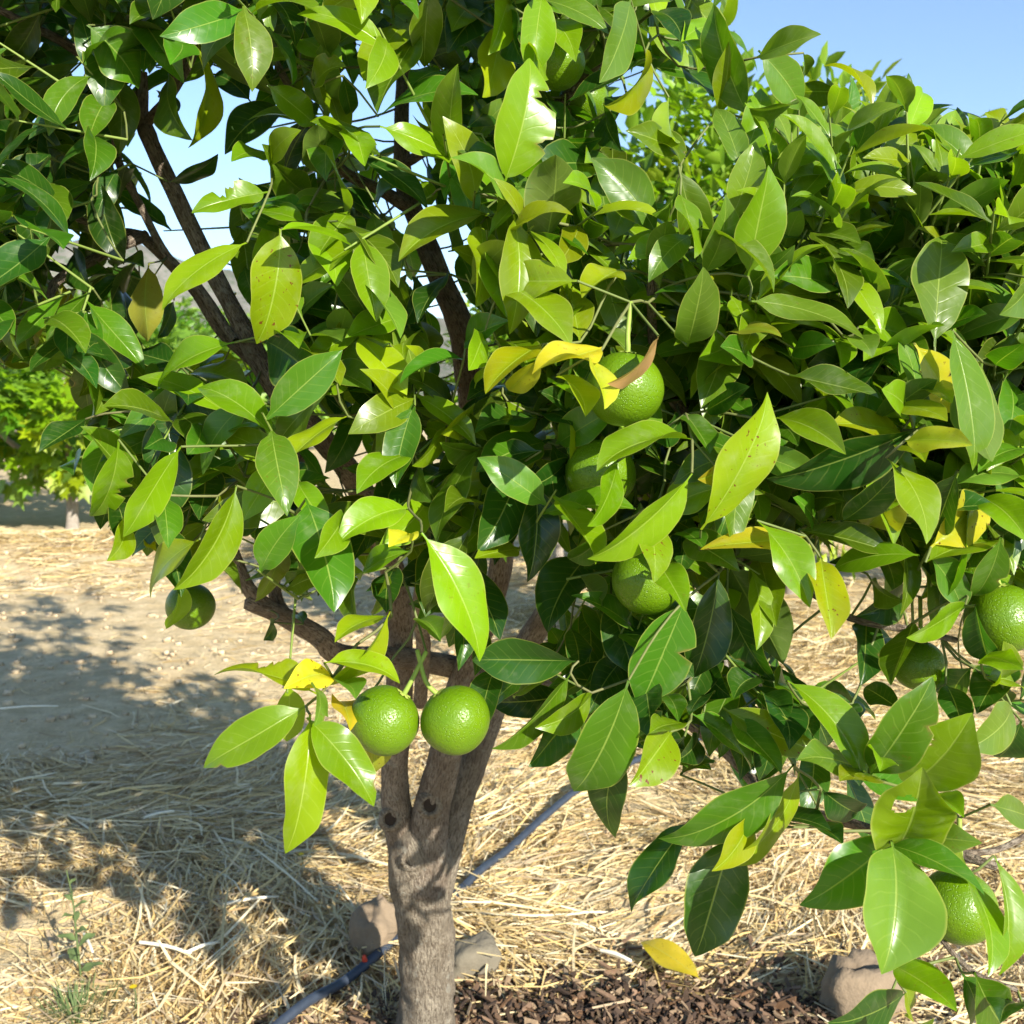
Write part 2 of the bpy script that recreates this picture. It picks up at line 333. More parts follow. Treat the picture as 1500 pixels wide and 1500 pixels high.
# each line: base x y, tip x y, apparent width, tone (+u underside, b bitten, h hole, s speckled, c crinkled), depth.  Read in 3x enlargements.
TR = {
(0, 0): """400 130 608 380 215 G 1.05;600 60 800 350 150 G 1.10;840 160 1220 420 115 Ou 1.1;862 215 840 640 95 M 1.1;760 350 830 605 115 O 1.15
1240 490 998 665 140 D 1.2;750 790 952 690 62 D 1.2;1160 850 852 925 115 Lb 1.0;1330 930 1110 905 70 G 1.02;1330 975 1108 930 62 L 1.0
1225 1040 1140 1500 245 Ms .93;1060 1085 715 1345 125 M .97;1400 1010 1480 1240 165 L 1.0;655 1180 660 1497 140 Au 1.25;440 800 540 1150 135 D 1.2
-20 880 215 680 135 D 1.15;350 290 30 690 66 O 1.15;30 30 165 70 110 L 1.25;530 30 700 60 75 G 1.1;1335 180 1495 285 115 L 1.05;1395 380 1510 290 90 L 1.0
1190 385 1385 545 135 L 1.0;1425 775 1395 545 155 Ou 1.05;1200 700 1310 575 95 L 1.05;1190 680 1025 702 62 L 1.1;1225 780 1160 640 75 O 1.08;1210 850 1055 790 76 D 1.15
1320 830 1200 720 145 O 1.1;1180 330 930 90 105 G 1.1;1090 440 940 330 130 D 1.2;260 1240 190 1500 155 Au 1.3;520 1240 545 1490 85 D 1.3;410 330 440 470 60 M 1.25
230 570 365 720 115 O 1.25;700 430 742 500 60 D 1.2;1330 70 1225 125 75 L 1.1;1410 -30 1455 45 70 L 1.05;60 340 -40 500 110 D 1.2;130 440 190 570 80 G 1.3
330 480 360 600 60 M 1.4;150 250 20 120 90 G 1.2;240 700 420 820 90 D 1.3;40 950 190 1100 110 D 1.2;380 900 250 1100 100 D 1.25;540 560 470 740 90 D 1.3
60 1150 -20 1350 120 D 1.2;330 1120 400 1280 100 D 1.3;80 1380 180 1480 90 Au 1.2;760 1330 700 1480 50 D 1.4;1300 1150 1310 1330 110 O 1.1;1490 1180 1480 1330 90 D 1.1
1200 1470 1310 1520 80 L .98;980 60 1130 20 70 D 1.1;780 60 900 20 80 D 1.15;740 20 640 -60 90 G 1.1;300 130 180 60 70 D 1.2;1330 300 1460 420 90 O 1.1""",
(500, 0): """390 -40 368 288 135 L .95;275 105 100 335 135 M 1.0;325 175 155 475 145 O .99;690 25 475 215 200 D 1.05;690 150 635 415 150 M 1.0
820 155 872 352 66 L .95;765 105 795 275 90 D 1.0;715 790 832 268 250 Lb .89;850 95 1022 255 85 L 1.0;1000 140 1145 80 66 L 1.02;1262 20 1150 350 155 P .95
1325 245 1175 468 120 M 1.0;190 505 583 408 80 G .98;195 568 525 725 125 L .93;595 585 315 515 75 O 1.0;55 580 100 715 135 L .95;55 700 372 905 80 D 1.0
10 345 45 505 90 G 1.0;745 890 498 690 85 P .90;740 885 806 795 80 P .9;770 785 862 672 75 L .95;890 1085 942 688 225 Ouc .92;645 955 262 1132 118 M .96
610 1008 602 1335 150 M .94;755 975 748 1452 178 M .89;1015 1235 738 1235 165 M .86;1372 1020 1110 702 178 P .94;1030 1015 1090 1255 130 G .95;1090 1185 1235 1005 115 Ou .95
1215 1195 1060 1295 118 M .92;1490 690 1265 575 90 O 1.0;1400 1255 1425 975 120 Ou .93;728 1265 1005 1500 155 M .89;1045 1485 995 1255 145 M .91;38 1190 262 1465 95 P .97
0 990 245 1245 95 O .97;240 1200 345 1435 80 O .98;475 1220 338 1405 62 D 1.0;555 1500 725 1410 115 G .95;1440 440 1455 610 70 Mu 1.0;1040 890 1165 1000 85 O .97
1180 500 1222 655 85 D 1.05;870 690 890 560 90 D 1.05;900 560 1130 610 50 D 1.05;560 250 430 350 70 D 1.05;440 320 300 380 75 G 1.02;150 270 60 250 90 D 1.1
1130 120 1010 20 90 G 1.05;1380 60 1500 180 110 D 1.05;1400 160 1500 260 80 G 1.05;880 20 1050 40 70 G 1.0;750 20 880 -30 80 L 1.0;240 80 310 150 80 G 1.1
90 90 60 150 70 G 1.15;1340 600 1490 700 80 O 1.0;350 800 400 900 70 L 1.05;150 880 240 820 60 G 1.1;680 880 590 960 110 O 1.0;330 1230 280 1420 100 D 1.03
1480 780 1380 940 90 O .95;1250 420 1200 520 100 D 1.1;540 330 590 380 90 P 1.05;620 1100 690 1200 70 D 1.05""",
(1000, 0): """285 490 135 35 165 O 1.0;168 485 205 195 115 M 1.02;345 245 595 148 100 P .98;345 240 517 475 155 P .98;175 145 5 172 78 L 1.05;-10 185 72 305 85 L 1.05
-10 300 132 435 55 D 1.05;485 440 305 485 78 O 1.0;530 240 540 335 50 O 1.0;525 405 695 405 105 O 1.1;660 640 448 520 66 G 1.5;660 640 560 600 70 O 1.5;660 600 640 350 70 O 1.45
665 610 745 338 70 G 1.5;670 620 700 425 76 O 1.45;690 640 790 395 60 G 1.5;730 690 735 520 80 G 1.3;860 665 890 445 110 O 1.3;850 650 995 328 66 G 1.35;860 660 1015 402 80 O 1.35
870 660 1178 457 66 G 1.25;860 670 740 540 70 O 1.3;870 680 945 700 50 G 1.3;1080 790 918 630 66 G 1.2;1080 780 1035 528 78 M 1.2;1080 780 1332 548 100 O 1.15;1090 790 1350 488 60 M 1.25
1075 800 915 742 60 G 1.2;1075 800 1055 975 70 L 1.15;1100 760 1285 920 125 M 1.1;1085 880 1190 1015 115 Ms 1.08;1240 770 1340 600 110 G 1.2;1330 780 1490 570 130 G 1.15
1290 900 1450 760 75 M 1.05;1345 945 1470 800 75 L 1.05;1500 580 1405 535 50 G 1.2;295 1185 385 742 205 L .88;95 1185 190 870 140 P .9;285 1170 385 1035 105 P .88
25 1500 95 1190 190 P .87;-10 760 85 1095 150 O .92;-5 870 62 1120 80 L .9;330 1335 822 1495 125 P .87;560 1030 732 1335 100 O .95;515 1010 775 1060 95 O .98;590 1040 835 1135 110 O .97
1110 1490 1145 1045 235 P .89;1045 1130 858 1285 135 P .95;828 1115 950 935 115 G 1.05;915 930 1100 1000 125 D 1.1;1190 1055 1395 1060 66 P 1.0;1250 960 1480 1160 115 G 1.0
1415 945 1510 1090 90 G 1.0;1150 1430 1325 1375 88 G .95;1510 1375 1195 1485 125 P .94;1510 1230 1410 1380 100 P .95;790 1440 1000 1485 165 L .9;570 1370 310 1500 125 L .93
190 1470 425 1470 40 A .9;545 1230 612 1285 95 P 1.0;255 1280 485 1090 135 P .94;1200 1355 1255 1265 55 M 1.0;700 1380 840 1290 90 O 1.0;520 950 700 960 90 D 1.1
1000 800 1040 900 70 G 1.2;820 880 900 930 90 D 1.2;720 830 960 870 80 O 1.15;1440 620 1340 500 70 M 1.2;1500 860 1400 960 90 P 1.05;600 700 480 640 70 O 1.3;540 760 440 820 90 P 1.05
300 700 250 560 100 D 1.15;270 740 340 880 90 G 1.0;400 560 300 520 60 P 1.1;1400 1080 1330 950 90 O 1.05;1010 1060 1080 930 90 G 1.1;640 770 690 700 80 O 1.2;610 700 650 600 80 G 1.3""",
(0, 500): """1005 20 688 205 100 L .98;785 100 585 45 115 D 1.15;690 205 490 150 70 O 1.15;500 160 585 265 95 O 1.15;110 -40 130 95 90 O 1.2;240 -20 190 130 160 Ou 1.15;450 30 430 310 90 O 1.15
390 60 395 320 120 O 1.2;365 350 178 475 85 D 1.1;512 455 402 768 155 Lb .95;778 490 556 855 145 L .92;548 752 482 955 76 L .95;1020 665 778 1085 165 L .89;715 690 740 895 105 G .97
1095 280 888 575 115 P .98;870 370 830 490 125 G 1.0;1460 205 1212 465 115 P .94;1510 345 1240 565 90 M .95;1225 480 1020 560 60 P .97;1352 725 1472 1170 255 G .92;1510 780 1395 945 120 L .89
1285 780 1090 1052 76 G .95;1235 895 1125 1145 66 M .95;860 890 655 1118 95 M 1.0;880 930 1065 1102 66 O 1.05;785 1075 735 1265 66 L 1.15;1200 1240 1165 1310 52 D 1.3
845 150 1085 200 115 M 1.1;475 320 610 360 92 G 1.1;540 445 660 445 70 D 1.1;960 690 990 825 62 M 1.0;1080 590 1155 570 62 L 1.05;580 590 498 690 85 G 1.05;1180 10 1440 215 235 D 1.0
1350 50 1495 180 80 M .97;1080 210 838 270 52 D 1.05;330 520 320 580 60 D 1.1;760 620 690 720 60 D 1.1;640 320 690 480 80 D 1.1;1000 420 1200 380 60 G 1.0;1110 480 1240 400 80 D 1.05
900 560 960 690 110 O 1.1;1060 830 1200 760 90 D 1.2;840 480 760 560 70 D 1.1;1330 1240 1300 1200 60 D 1.3;1100 300 1180 360 80 G 1.05;700 940 640 880 60 M 1.1;860 640 820 560 60 L 1.1""",
(500, 500): """370 880 612 1390 205 L .84;195 20 0 138 135 P .96;520 85 262 172 85 G .95;625 -20 570 118 115 L .91;322 500 78 655 105 L .92;275 745 -15 885 155 L .91;300 850 215 895 80 Y .9
600 490 415 865 115 O .95;770 570 610 910 205 D .96;850 640 825 1045 165 D .94;860 490 615 588 105 D .95;985 520 778 645 125 D .97;850 345 598 392 92 D .98;1045 440 825 470 105 D .99
1515 440 1135 552 115 L .85;1510 605 1102 955 145 L .83;1205 545 1098 805 105 L .87;870 25 638 212 115 M .87;875 80 738 218 105 Y .87;1130 35 842 128 115 Y .84;1110 95 1165 285 95 Y .82
1380 -10 1188 188 62 B .83;955 160 1075 315 115 M .84;665 130 588 192 45 M .9;1345 760 1380 1045 115 Ms .87;1400 990 1510 1175 125 L .88;1140 840 998 955 105 G .95;290 930 82 1042 85 L .93
190 1030 140 1205 46 L .95;205 1215 -20 1310 60 M .9;-50 1420 255 1495 92 M .82;1010 1405 585 1400 185 D .93;1080 960 905 1265 225 D 1.05;1010 1270 1045 1445 110 D 1.05
1190 1160 1285 1460 185 D 1.0;1500 1165 1315 1600 260 G .90;540 980 695 1295 145 D 1.0;340 1230 430 1310 92 P .98;270 290 130 95 125 D 1.02;255 360 300 490 105 O .98;455 385 325 545 66 L .97
575 285 450 405 76 M .98;650 465 445 450 76 O .99;130 640 10 560 60 G 1.1;150 300 20 180 120 D 1.05;480 200 380 300 90 D 1.05;700 200 560 250 80 D 1.0;720 270 560 330 76 P 1.0
900 330 1010 360 60 D 1.0;240 1000 200 1180 120 D 1.0;30 1050 60 1240 90 O 1.0;430 1290 540 1180 66 O 1.0;1000 300 880 220 90 D 1.0;1100 320 1300 400 130 D .98;720 620 640 540 90 D 1.0
1040 1100 1130 1010 100 D 1.05;620 700 560 820 90 D 1.05;350 560 390 700 80 O 1.0;1180 1010 1090 900 80 O 1.05;470 560 360 620 70 D 1.02;1480 340 1380 430 110 D .97""",
(1000, 500): """100 788 378 245 205 Ms .84;265 450 85 605 140 As .87;195 640 -85 745 155 L .85;1015 385 395 610 185 D .86;415 348 705 485 115 L .88;940 395 670 355 125 Ms .9;495 155 855 238 95 O .88
1010 365 945 -20 125 P .88;1030 30 1190 305 155 Y .86;985 300 890 215 105 L .87;938 285 1155 340 85 M .86;1190 -10 1288 548 155 L .84;1320 120 1350 525 195 Ou .87;992 440 1258 450 110 Y .82
1510 490 1310 560 85 G .88;1205 635 1515 615 95 P .87;1320 700 1510 870 155 L .88;905 535 1075 870 125 L .83;1200 590 1098 868 150 D .84;715 775 955 560 125 D .87;1105 890 1310 690 215 Ys .86
820 800 955 655 165 A .9;1015 945 665 1000 120 L .86;1090 965 1392 885 120 L .85;1090 955 1230 1185 135 P .86;1225 1170 1005 1305 85 L .87;340 812 552 1155 130 L .85;510 860 92 900 100 Ys .86
612 975 660 1290 165 Ms .85;535 835 905 925 105 O .9;215 1005 440 1400 250 Ou .98;210 1165 395 1490 135 D .96;150 1050 50 1470 185 D .92;1005 1255 912 1495 105 O .92;955 1110 780 1205 135 D 1.0
805 1235 790 1500 150 D 1.0;1320 1400 1485 1435 92 L .86;640 650 560 760 90 G .93;100 250 270 130 130 D .95;880 60 740 240 150 D .95;300 330 200 250 80 G .93;400 380 500 450 100 G .93
480 470 380 420 90 G .95;110 300 280 200 100 D .95;20 330 120 480 110 G .9;560 720 700 700 130 O .95;1380 860 1500 760 120 D .92;760 1000 660 960 60 D .95;500 30 660 10 110 G .92
720 -10 830 60 80 P .9;650 0 700 110 90 L .93;820 110 760 160 50 D .95;1180 720 1050 640 100 G .88;950 470 1060 520 90 M .87;1230 1100 1100 1020 110 G .9;1400 1490 1420 1330 90 L .9
590 800 500 690 80 G .93;350 700 200 730 100 D .95;1100 200 1180 260 110 M .88;30 870 240 1000 150 O .92;0 840 90 900 90 G .9;1380 100 1490 20 130 G .9;840 1060 960 1140 90 O .95;1390 880 1280 1120 130 G .86;1290 1180 1345 1410 120 D .86;300 70 180 20 100 G .9;620 250 520 330 90 L .9""",
(0, 1000): """1370 50 955 -45 105 Mb .83;1315 120 900 360 195 L .81;1355 180 1268 738 205 L .80;1368 180 1640 528 185 L .80;1372 20 1390 180 60 P .82;1450 -20 1260 20 130 Ys .86
1600 110 1620 420 150 As .96;1690 -290 1395 20 70 M .85;1480 90 1540 200 90 A .95;1460 10 1560 60 70 P .88""",
(500, 1000): """985 -20 680 290 100 G .92;1245 25 1030 475 265 G .85;1085 55 868 195 115 L .93;1025 140 838 362 175 D .95;1235 305 1195 675 175 D .89;1440 230 1278 450 185 Ms .90
1510 185 1365 215 66 L .9;1515 630 1272 992 160 D .9;1330 -20 1365 240 150 D .93;930 -30 760 60 70 O .95;1110 -30 1010 60 80 D 1.0;1500 240 1390 300 130 D .93;1420 60 1480 160 90 G .95""",
(1000, 1000): """58 155 305 375 90 G .93;225 165 430 385 125 G .92;205 125 590 300 165 Ms .92;470 110 590 260 120 D .95;480 20 785 405 150 L .85;835 385 1095 -5 225 G .83;985 440 1260 150 270 Lb .87
860 430 525 330 115 P .84;870 440 700 420 60 M .83;945 705 1050 395 310 Lhc .80;905 700 535 975 235 G .80;915 735 885 1262 335 P .77;975 690 1298 702 145 P .82;925 725 1318 915 130 G .79
1240 880 1350 1275 105 L .78;1370 795 1400 1275 105 L .78;445 385 -85 690 190 G .85;490 415 180 805 105 M .87;310 520 145 820 85 M .88;215 690 65 1195 275 D .89;620 475 775 570 155 D .9
400 600 640 640 100 D .95;1365 540 1520 590 135 O .85;930 1250 1195 1430 155 L .82;955 1290 985 1460 66 M .84;960 1370 660 1500 135 D .83;865 1520 1100 1490 80 L .8;1290 1290 1405 1500 205 G .82
1230 1290 1270 1500 120 D .84;1430 110 1255 290 150 P .9;1160 20 1225 205 125 D .95;1340 -20 1465 10 100 L .88;840 330 870 380 70 L .82;1110 500 1230 580 90 L .88;740 100 690 200 110 D .93;1270 -60 1190 110 160 D .97
1480 180 1380 330 140 D .93;1500 1450 1400 1480 100 D .85;1130 740 1250 840 80 L .84;20 10 -10 180 120 O .95;100 60 30 130 90 D .97;330 -20 230 60 130 D .98;570 120 640 280 140 D .93;940 110 800 20 110 D .95
1440 -80 1300 120 150 D .95;60 -60 200 60 140 D 1.0;350 60 460 170 120 D .97;0 400 130 340 90 D .96;60 250 -20 340 110 D .97;600 640 700 700 90 D .93""",
}
hero = []
for (ox, oy), txt in TR.items():
    for item in txt.replace('\n', ';').split(';'):
        f = item.split()
        if len(f) != 7: continue
        bx, by, tx, ty, wz = (float(q) / 3 for q in f[:5])
        hero.append((ox + bx, oy + by, ox + tx, oy + ty, wz, f[5], float(f[6])))

area = [math.hypot(h_[0] - h_[2], h_[1] - h_[3]) * h_[4] * (.3 if not (-20 < h_[0] < 1520 and -20 < h_[1] < 1520) else 1) for h_ in hero]
cutoff = sorted(area)[-300] if len(area) > 300 else 0
tree = empty('orange_tree', tuple(on_ground(622, 1522)))
tag(tree, 'low branching orange tree with glossy green and yellowing leaves on a grey trunk', 'tree')
TO = np.array(tree.location)

leaf_bases = []; small_leaves = []
def tint(c, k=0.16):
    g = rng.normal(0, k); h = rng.normal(0, 0.09)
    return np.clip(np.array(c) * .82 * (1 + g) * np.array([1 + h, 1, 1 - h]), 0.003, 0.8)
for k, (bx, by, tx, ty, wp, tone, d) in enumerate(hero):
    B = at(bx, by, d); T = at(tx, ty, d); L2 = np.linalg.norm(T - B)
    want = rng.uniform(0.078, 0.100) if wp * d / FPX < 0.045 else rng.uniform(0.085, 0.11)
    dz = math.sqrt(max(0, want ** 2 - L2 ** 2)); dz = min(dz, 0.055) if L2 < want else 0.012
    sgn = -1 if rng.random() < 0.68 else 0.7
    T = at(tx, ty, d + sgn * dz); T, B = T + (T - B) * .03, B - (T - B) * .075; L = np.linalg.norm(T - B)
    app = wp * d / FPX; W = max(app * 1.04, 0.38 * L) if app > 0.2 * L else max(app * 1.3, 0.33 * L)
    W = min(W * 1.08, 0.078)
    view = unit(C0 - (B + T) / 2); ah = unit(T - B)
    n0 = unit(view - ah * (view @ ah)); xx = np.cross(ah, n0)
    roll = math.acos(min(1, app / W)); c, s_ = math.cos(roll), math.sin(roll)
    cands = [n0 * c + xx * s_, n0 * c - xx * s_]
    sc_ = [q @ SUN for q in cands]
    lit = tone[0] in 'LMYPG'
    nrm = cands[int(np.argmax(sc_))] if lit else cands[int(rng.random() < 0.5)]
    und = 'u' in tone
    if und: nrm = -nrm
    bites = []
    if 'b' in tone:
        sg = 1 if rng.random() < 0.5 else -1
        bites = [(rng.uniform(.55, .75), .07, rng.uniform(.4, .6), sg), (rng.uniform(.35, .5), .05, .35, sg)]
    elif rng.random() < 0.08: bites = [(rng.uniform(.4, .85), rng.uniform(.03, .06), rng.uniform(.2, .45), rng.choice([-1, 1]))]
    hole = (0.34, 0.70, 0.16, 0.085) if 'h' in tone else None
    big = 'h' in tone or 'b' in tone
    V, Fq, uv = leaf_geo(B, T, W, nrm, bow=(rng.uniform(.02, .11) if not und else rng.uniform(-.02, .06)), fold=rng.uniform(.10, .65), wave=rng.uniform(.03, .15), side=rng.uniform(-.06, .06),
                         twist=rng.normal(0, .38), nt=44 if big else 22, nu=20 if big else 8, bites=bites, hole=hole, ph=rng.uniform(0, 6.3), crink=.018 if 'c' in tone else rng.uniform(0, .012))
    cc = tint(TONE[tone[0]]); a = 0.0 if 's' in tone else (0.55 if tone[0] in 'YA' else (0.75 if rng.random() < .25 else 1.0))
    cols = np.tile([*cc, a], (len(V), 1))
    if tone[0] in 'YMA':                       # yellowing runs in from the margin, green stays by the midrib
        g = np.clip(1 - np.abs(uv[:, 0] * 2 - 1) * 1.5 - rng.uniform(0, .5), 0, 1)[:, None]
        cols[:, :3] = cols[:, :3] * (1 - .5 * g) + np.array(TONE['L']) * .5 * g
    bm_ = (BITE.reshape(-1, 1) * .85); cols[:, :3] = cols[:, :3] * (1 - bm_) + np.array([.22, .15, .05]) * bm_
    if area[k] >= cutoff or tone[0] == 'B':
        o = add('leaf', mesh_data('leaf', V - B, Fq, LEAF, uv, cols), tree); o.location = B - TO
        if tone[0] == 'Y': o['label'] = 'bright yellow dying leaf'
        if tone[0] == 'B': o['label'] = 'brown withered leaf'
    else: small_leaves.append((V, Fq, uv, cols))
    leaf_bases.append(B)
n_hero = len(hero)

# ------------------------------------------------------------------ trunk, limbs
def catmull(P, step):
    P = [np.asarray(p, float) for p in P]; out = []
    Q = [2 * P[0] - P[1]] + P + [2 * P[-1] - P[-2]]
    for i in range(1, len(Q) - 2):
        p0, p1, p2, p3 = Q[i - 1:i + 3]; m = max(2, int(np.linalg.norm(p2[:3] - p1[:3]) / step))
        for k in range(m):
            t = k / m
            out.append(0.5 * (2 * p1 + (p2 - p0) * t + (2 * p0 - 5 * p1 + 4 * p2 - p3) * t * t + (3 * p1 - p0 - 3 * p2 + p3) * t ** 3))
    out.append(P[-1]); return np.array(out)
def tube(Q, ns=12, rough=0.0, seed=0.0, cap=True):
    """Q rows x y z r"""
    m = len(Q); P = Q[:, :3]; r = Q[:, 3]
    tg = np.gradient(P, axis=0); tg /= np.linalg.norm(tg, axis=1)[:, None] + 1e-12
    nx = np.cross(tg[0], [0.3, 1, 0.2]); nx = unit(nx); V = []; uv = []; dist = 0
    for i in range(m):
        nx = unit(nx - tg[i] * (nx @ tg[i])); ny = np.cross(tg[i], nx)
        if i: dist += np.linalg.norm(P[i] - P[i - 1])
        for k in range(ns):
            a = 2 * math.pi * k / ns; dr = nx * math.cos(a) + ny * math.sin(a)
            rr = r[i]
            if rough:
                p = P[i] + dr * r[i]
                rr *= 1 + rough * (noise.noise((p[0] * 30 + seed, p[1] * 30, p[2] * 16)) + .6 * noise.noise((p[0] * 85, p[1] * 85 + seed, p[2] * 40)))
            V.append(P[i] + dr * rr); uv.append((abs(k / ns * 2 - 1) * math.pi * r[i], dist))
    Fq = []
    for i in range(m - 1):
        for k in range(ns):
            k2 = (k + 1) % ns; Fq.append((i * ns + k, i * ns + k2, (i + 1) * ns + k2, (i + 1) * ns + k))
    if cap:
        V.append(P[-1] + tg[-1] * r[-1] * .3); uv.append((0, dist)); c = len(V) - 1; b = (m - 1) * ns
        for k in range(0, ns, 2): Fq.append((b + k, b + (k + 1) % ns, b + (k + 2) % ns, c))
    return np.array(V), np.array(Fq), np.array(uv)
skel = []                                     # points the twigs can grow from
def limb(name, pts, mat, ns=14, rough=.10, step=.012, sk=True):
    """pts: (px, py, depth, width px)"""
    P = [np.append(at(x, y, d), wd * d / FPX / 2) for x, y, d, wd in pts]
    Q = catmull(P, step); Q[:, 3] = np.maximum(Q[:, 3], .0015)
    V, Fq, uv = tube(Q, ns, rough, seed=len(skel) * .37)
    o = add(name, mesh_data(name, V - Q[0, :3], Fq, mat, uv), tree); o.location = Q[0, :3] - TO
    if sk: skel.extend([q[:3] for q in Q[::2]])
    return o
g0 = on_ground(622, 1522); d0 = proj(g0)[2]
trunk = limb('trunk', [(620, 1585, d0 + .03, 108), (622, 1522, d0, 86), (626, 1450, d0 - .02, 80), (625, 1380, d0 - .04, 80), (618, 1320, d0 - .06, 84), (614, 1270, d0 - .08, 90), (616, 1236, d0 - .10, 84), (620, 1214, d0 - .11, 60)], BARK, 32, .13, .007, False)
D1 = d0 - .07
limb('branch', [(606, 1290, D1, 60), (588, 1215, D1 - .03, 48), (578, 1140, D1 - .06, 40), (584, 1050, D1 - .1, 40), (586, 950, D1 - .15, 38), (580, 860, D1 - .22, 38), (553, 780, D1 - .28, 36), (520, 705, 1.46, 36), (470, 640, 1.38, 35), (400, 562, 1.32, 33), (350, 470, 1.30, 28), (298, 370, 1.30, 26), (250, 270, 1.30, 25), (215, 195, 1.30, 24), (200, 140, 1.31, 22)], LIMB)
limb('branch', [(624, 1300, D1 - .02, 66), (632, 1190, D1 - .05, 56), (652, 1110, D1 - .08, 48), (668, 1030, D1 - .1, 44), (690, 960, D1 - .12, 38), (722, 880, D1 - .15, 35), (736, 800, D1 - .17, 34), (715, 710, D1 - .2, 36), (692, 610, D1 - .25, 38), (678, 490, D1 - .3, 40), (650, 420, 1.46, 36), (618, 340, 1.44, 32), (592, 270, 1.43, 28), (588, 180, 1.43, 22), (592, 90, 1.44, 20), (600, -60, 1.45, 16)], LIMB)
limb('branch', [(640, 1300, D1, 50), (664, 1200, D1 + .01, 46), (700, 1100, D1 + .01, 40), (735, 1010, D1, 40), (800, 900, D1 - .1, 36), (880, 800, 1.5, 34), (960, 720, 1.3, 34), (1035, 650, 1.12, 36), (1010, 610, 1.06, 24), (985, 585, 1.02, 16)], BARK)
limb('branch', [(700, 985, D1 - .05, 34), (600, 965, 1.62, 32), (500, 960, 1.52, 32), (470, 935, 1.48, 32), (420, 905, 1.44, 30), (362, 880, 1.42, 26)], LIMB)
limb('branch', [(410, 900, 1.44, 24), (368, 868, 1.42, 22), (345, 820, 1.42, 20), (330, 770, 1.42, 18), (350, 730, 1.42, 16), (372, 690, 1.4, 14)], LIMB)
limb('branch', [(470, 940, 1.47, 24), (408, 885, 1.46, 20), (405, 800, 1.47, 20), (425, 720, 1.47, 18), (450, 640, 1.46, 14)], LIMB)
limb('branch', [(615, 1030, 1.6, 20), (620, 950, 1.5, 22), (612, 890, 1.4, 18), (625, 800, 1.2, 14), (640, 700, 1.1, 10)], LIMB)
limb('branch', [(380, 535, 1.33, 24), (325, 485, 1.35, 19), (290, 430, 1.36, 19), (250, 385, 1.36, 18), (205, 345, 1.36, 16), (170, 340, 1.35, 14), (90, 310, 1.33, 10)], LIMB)
limb('branch', [(345, 500, 1.29, 13), (290, 420, 1.32, 13), (245, 375, 1.32, 12), (205, 300, 1.30, 11), (170, 220, 1.25, 12), (185, 130, 1.23, 10)], LIMB)
limb('branch', [(215, 345, 1.36, 18), (165, 365, 1.33, 16), (110, 395, 1.3, 15), (80, 415, 1.28, 14), (72, 445, 1.26, 10)], LIMB)
limb('branch', [(225, 215, 1.3, 20), (212, 180, 1.3, 18), (165, 120, 1.27, 15), (105, 70, 1.22, 14), (40, 35, 1.18, 12), (-30, 0, 1.15, 10)], LIMB)
limb('branch', [(215, 180, 1.3, 16), (260, 125, 1.25, 12), (300, 40, 1.22, 12), (330, -60, 1.2, 10)], LIMB)
limb('branch', [(600, 305, 1.43, 22), (560, 280, 1.36, 18), (505, 252, 1.28, 16), (470, 205, 1.2, 12), (420, 120, 1.15, 12), (385, 50, 1.15, 10)], LIMB)
limb('branch', [(592, 240, 1.43, 16), (640, 215, 1.35, 14), (740, 190, 1.25, 16), (810, 160, 1.2, 20), (860, 110, 1.15, 12), (930, 40, 1.1, 12)], LIMB)
limb('branch', [(1000, 690, 1.2, 26), (965, 590, 1.1, 16), (955, 470, 1.0, 14), (957, 405, .96, 15), (975, 340, .95, 9)], LIMB)
limb('branch', [(880, 800, 1.5, 24), (1000, 770, 1.2, 18), (1090, 818, 1.05, 12), (1180, 862, 1.0, 12), (1245, 905, .98, 12), (1330, 922, .97, 11), (1402, 938, .96, 9)], LIMB)
limb('branch', [(1030, 660, 1.13, 24), (1150, 640, 1.1, 18), (1260, 560, 1.08, 16), (1360, 480, 1.05, 14), (1480, 420, 1.05, 12), (1580, 330, 1.1, 10)], LIMB)
limb('branch', [(1090, 650, 1.12, 18), (1180, 470, 1.2, 14), (1270, 340, 1.2, 12), (1370, 290, 1.15, 12)], LIMB)
limb('branch', [(740, 1000, D1, 28), (900, 1010, 1.45, 24), (1040, 1080, 1.25, 20), (1140, 1185, 1.1, 17), (1205, 1195, 1.03, 16), (1310, 1225, .93, 14), (1400, 1250, .9, 15), (1460, 1270, .88, 12)], LIMB)
limb('branch', [(1330, 1232, .92, 10), (1365, 1350, .87, 8), (1420, 1420, .85, 8), (1490, 1450, .84, 7)], LIMB)
limb('branch', [(1400, 1250, .9, 10), (1460, 1245, .92, 9), (1520, 1215, .94, 9)], LIMB)
limb('branch', [(1160, 650, 1.1, 16), (1300, 700, 1.02, 14), (1440, 730, .98, 12), (1560, 740, 1.0, 12)], LIMB)
limb('branch', [(1400, 500, 1.05, 14), (1500, 560, 1.0, 11), (1580, 700, 1.0, 9)], LIMB)
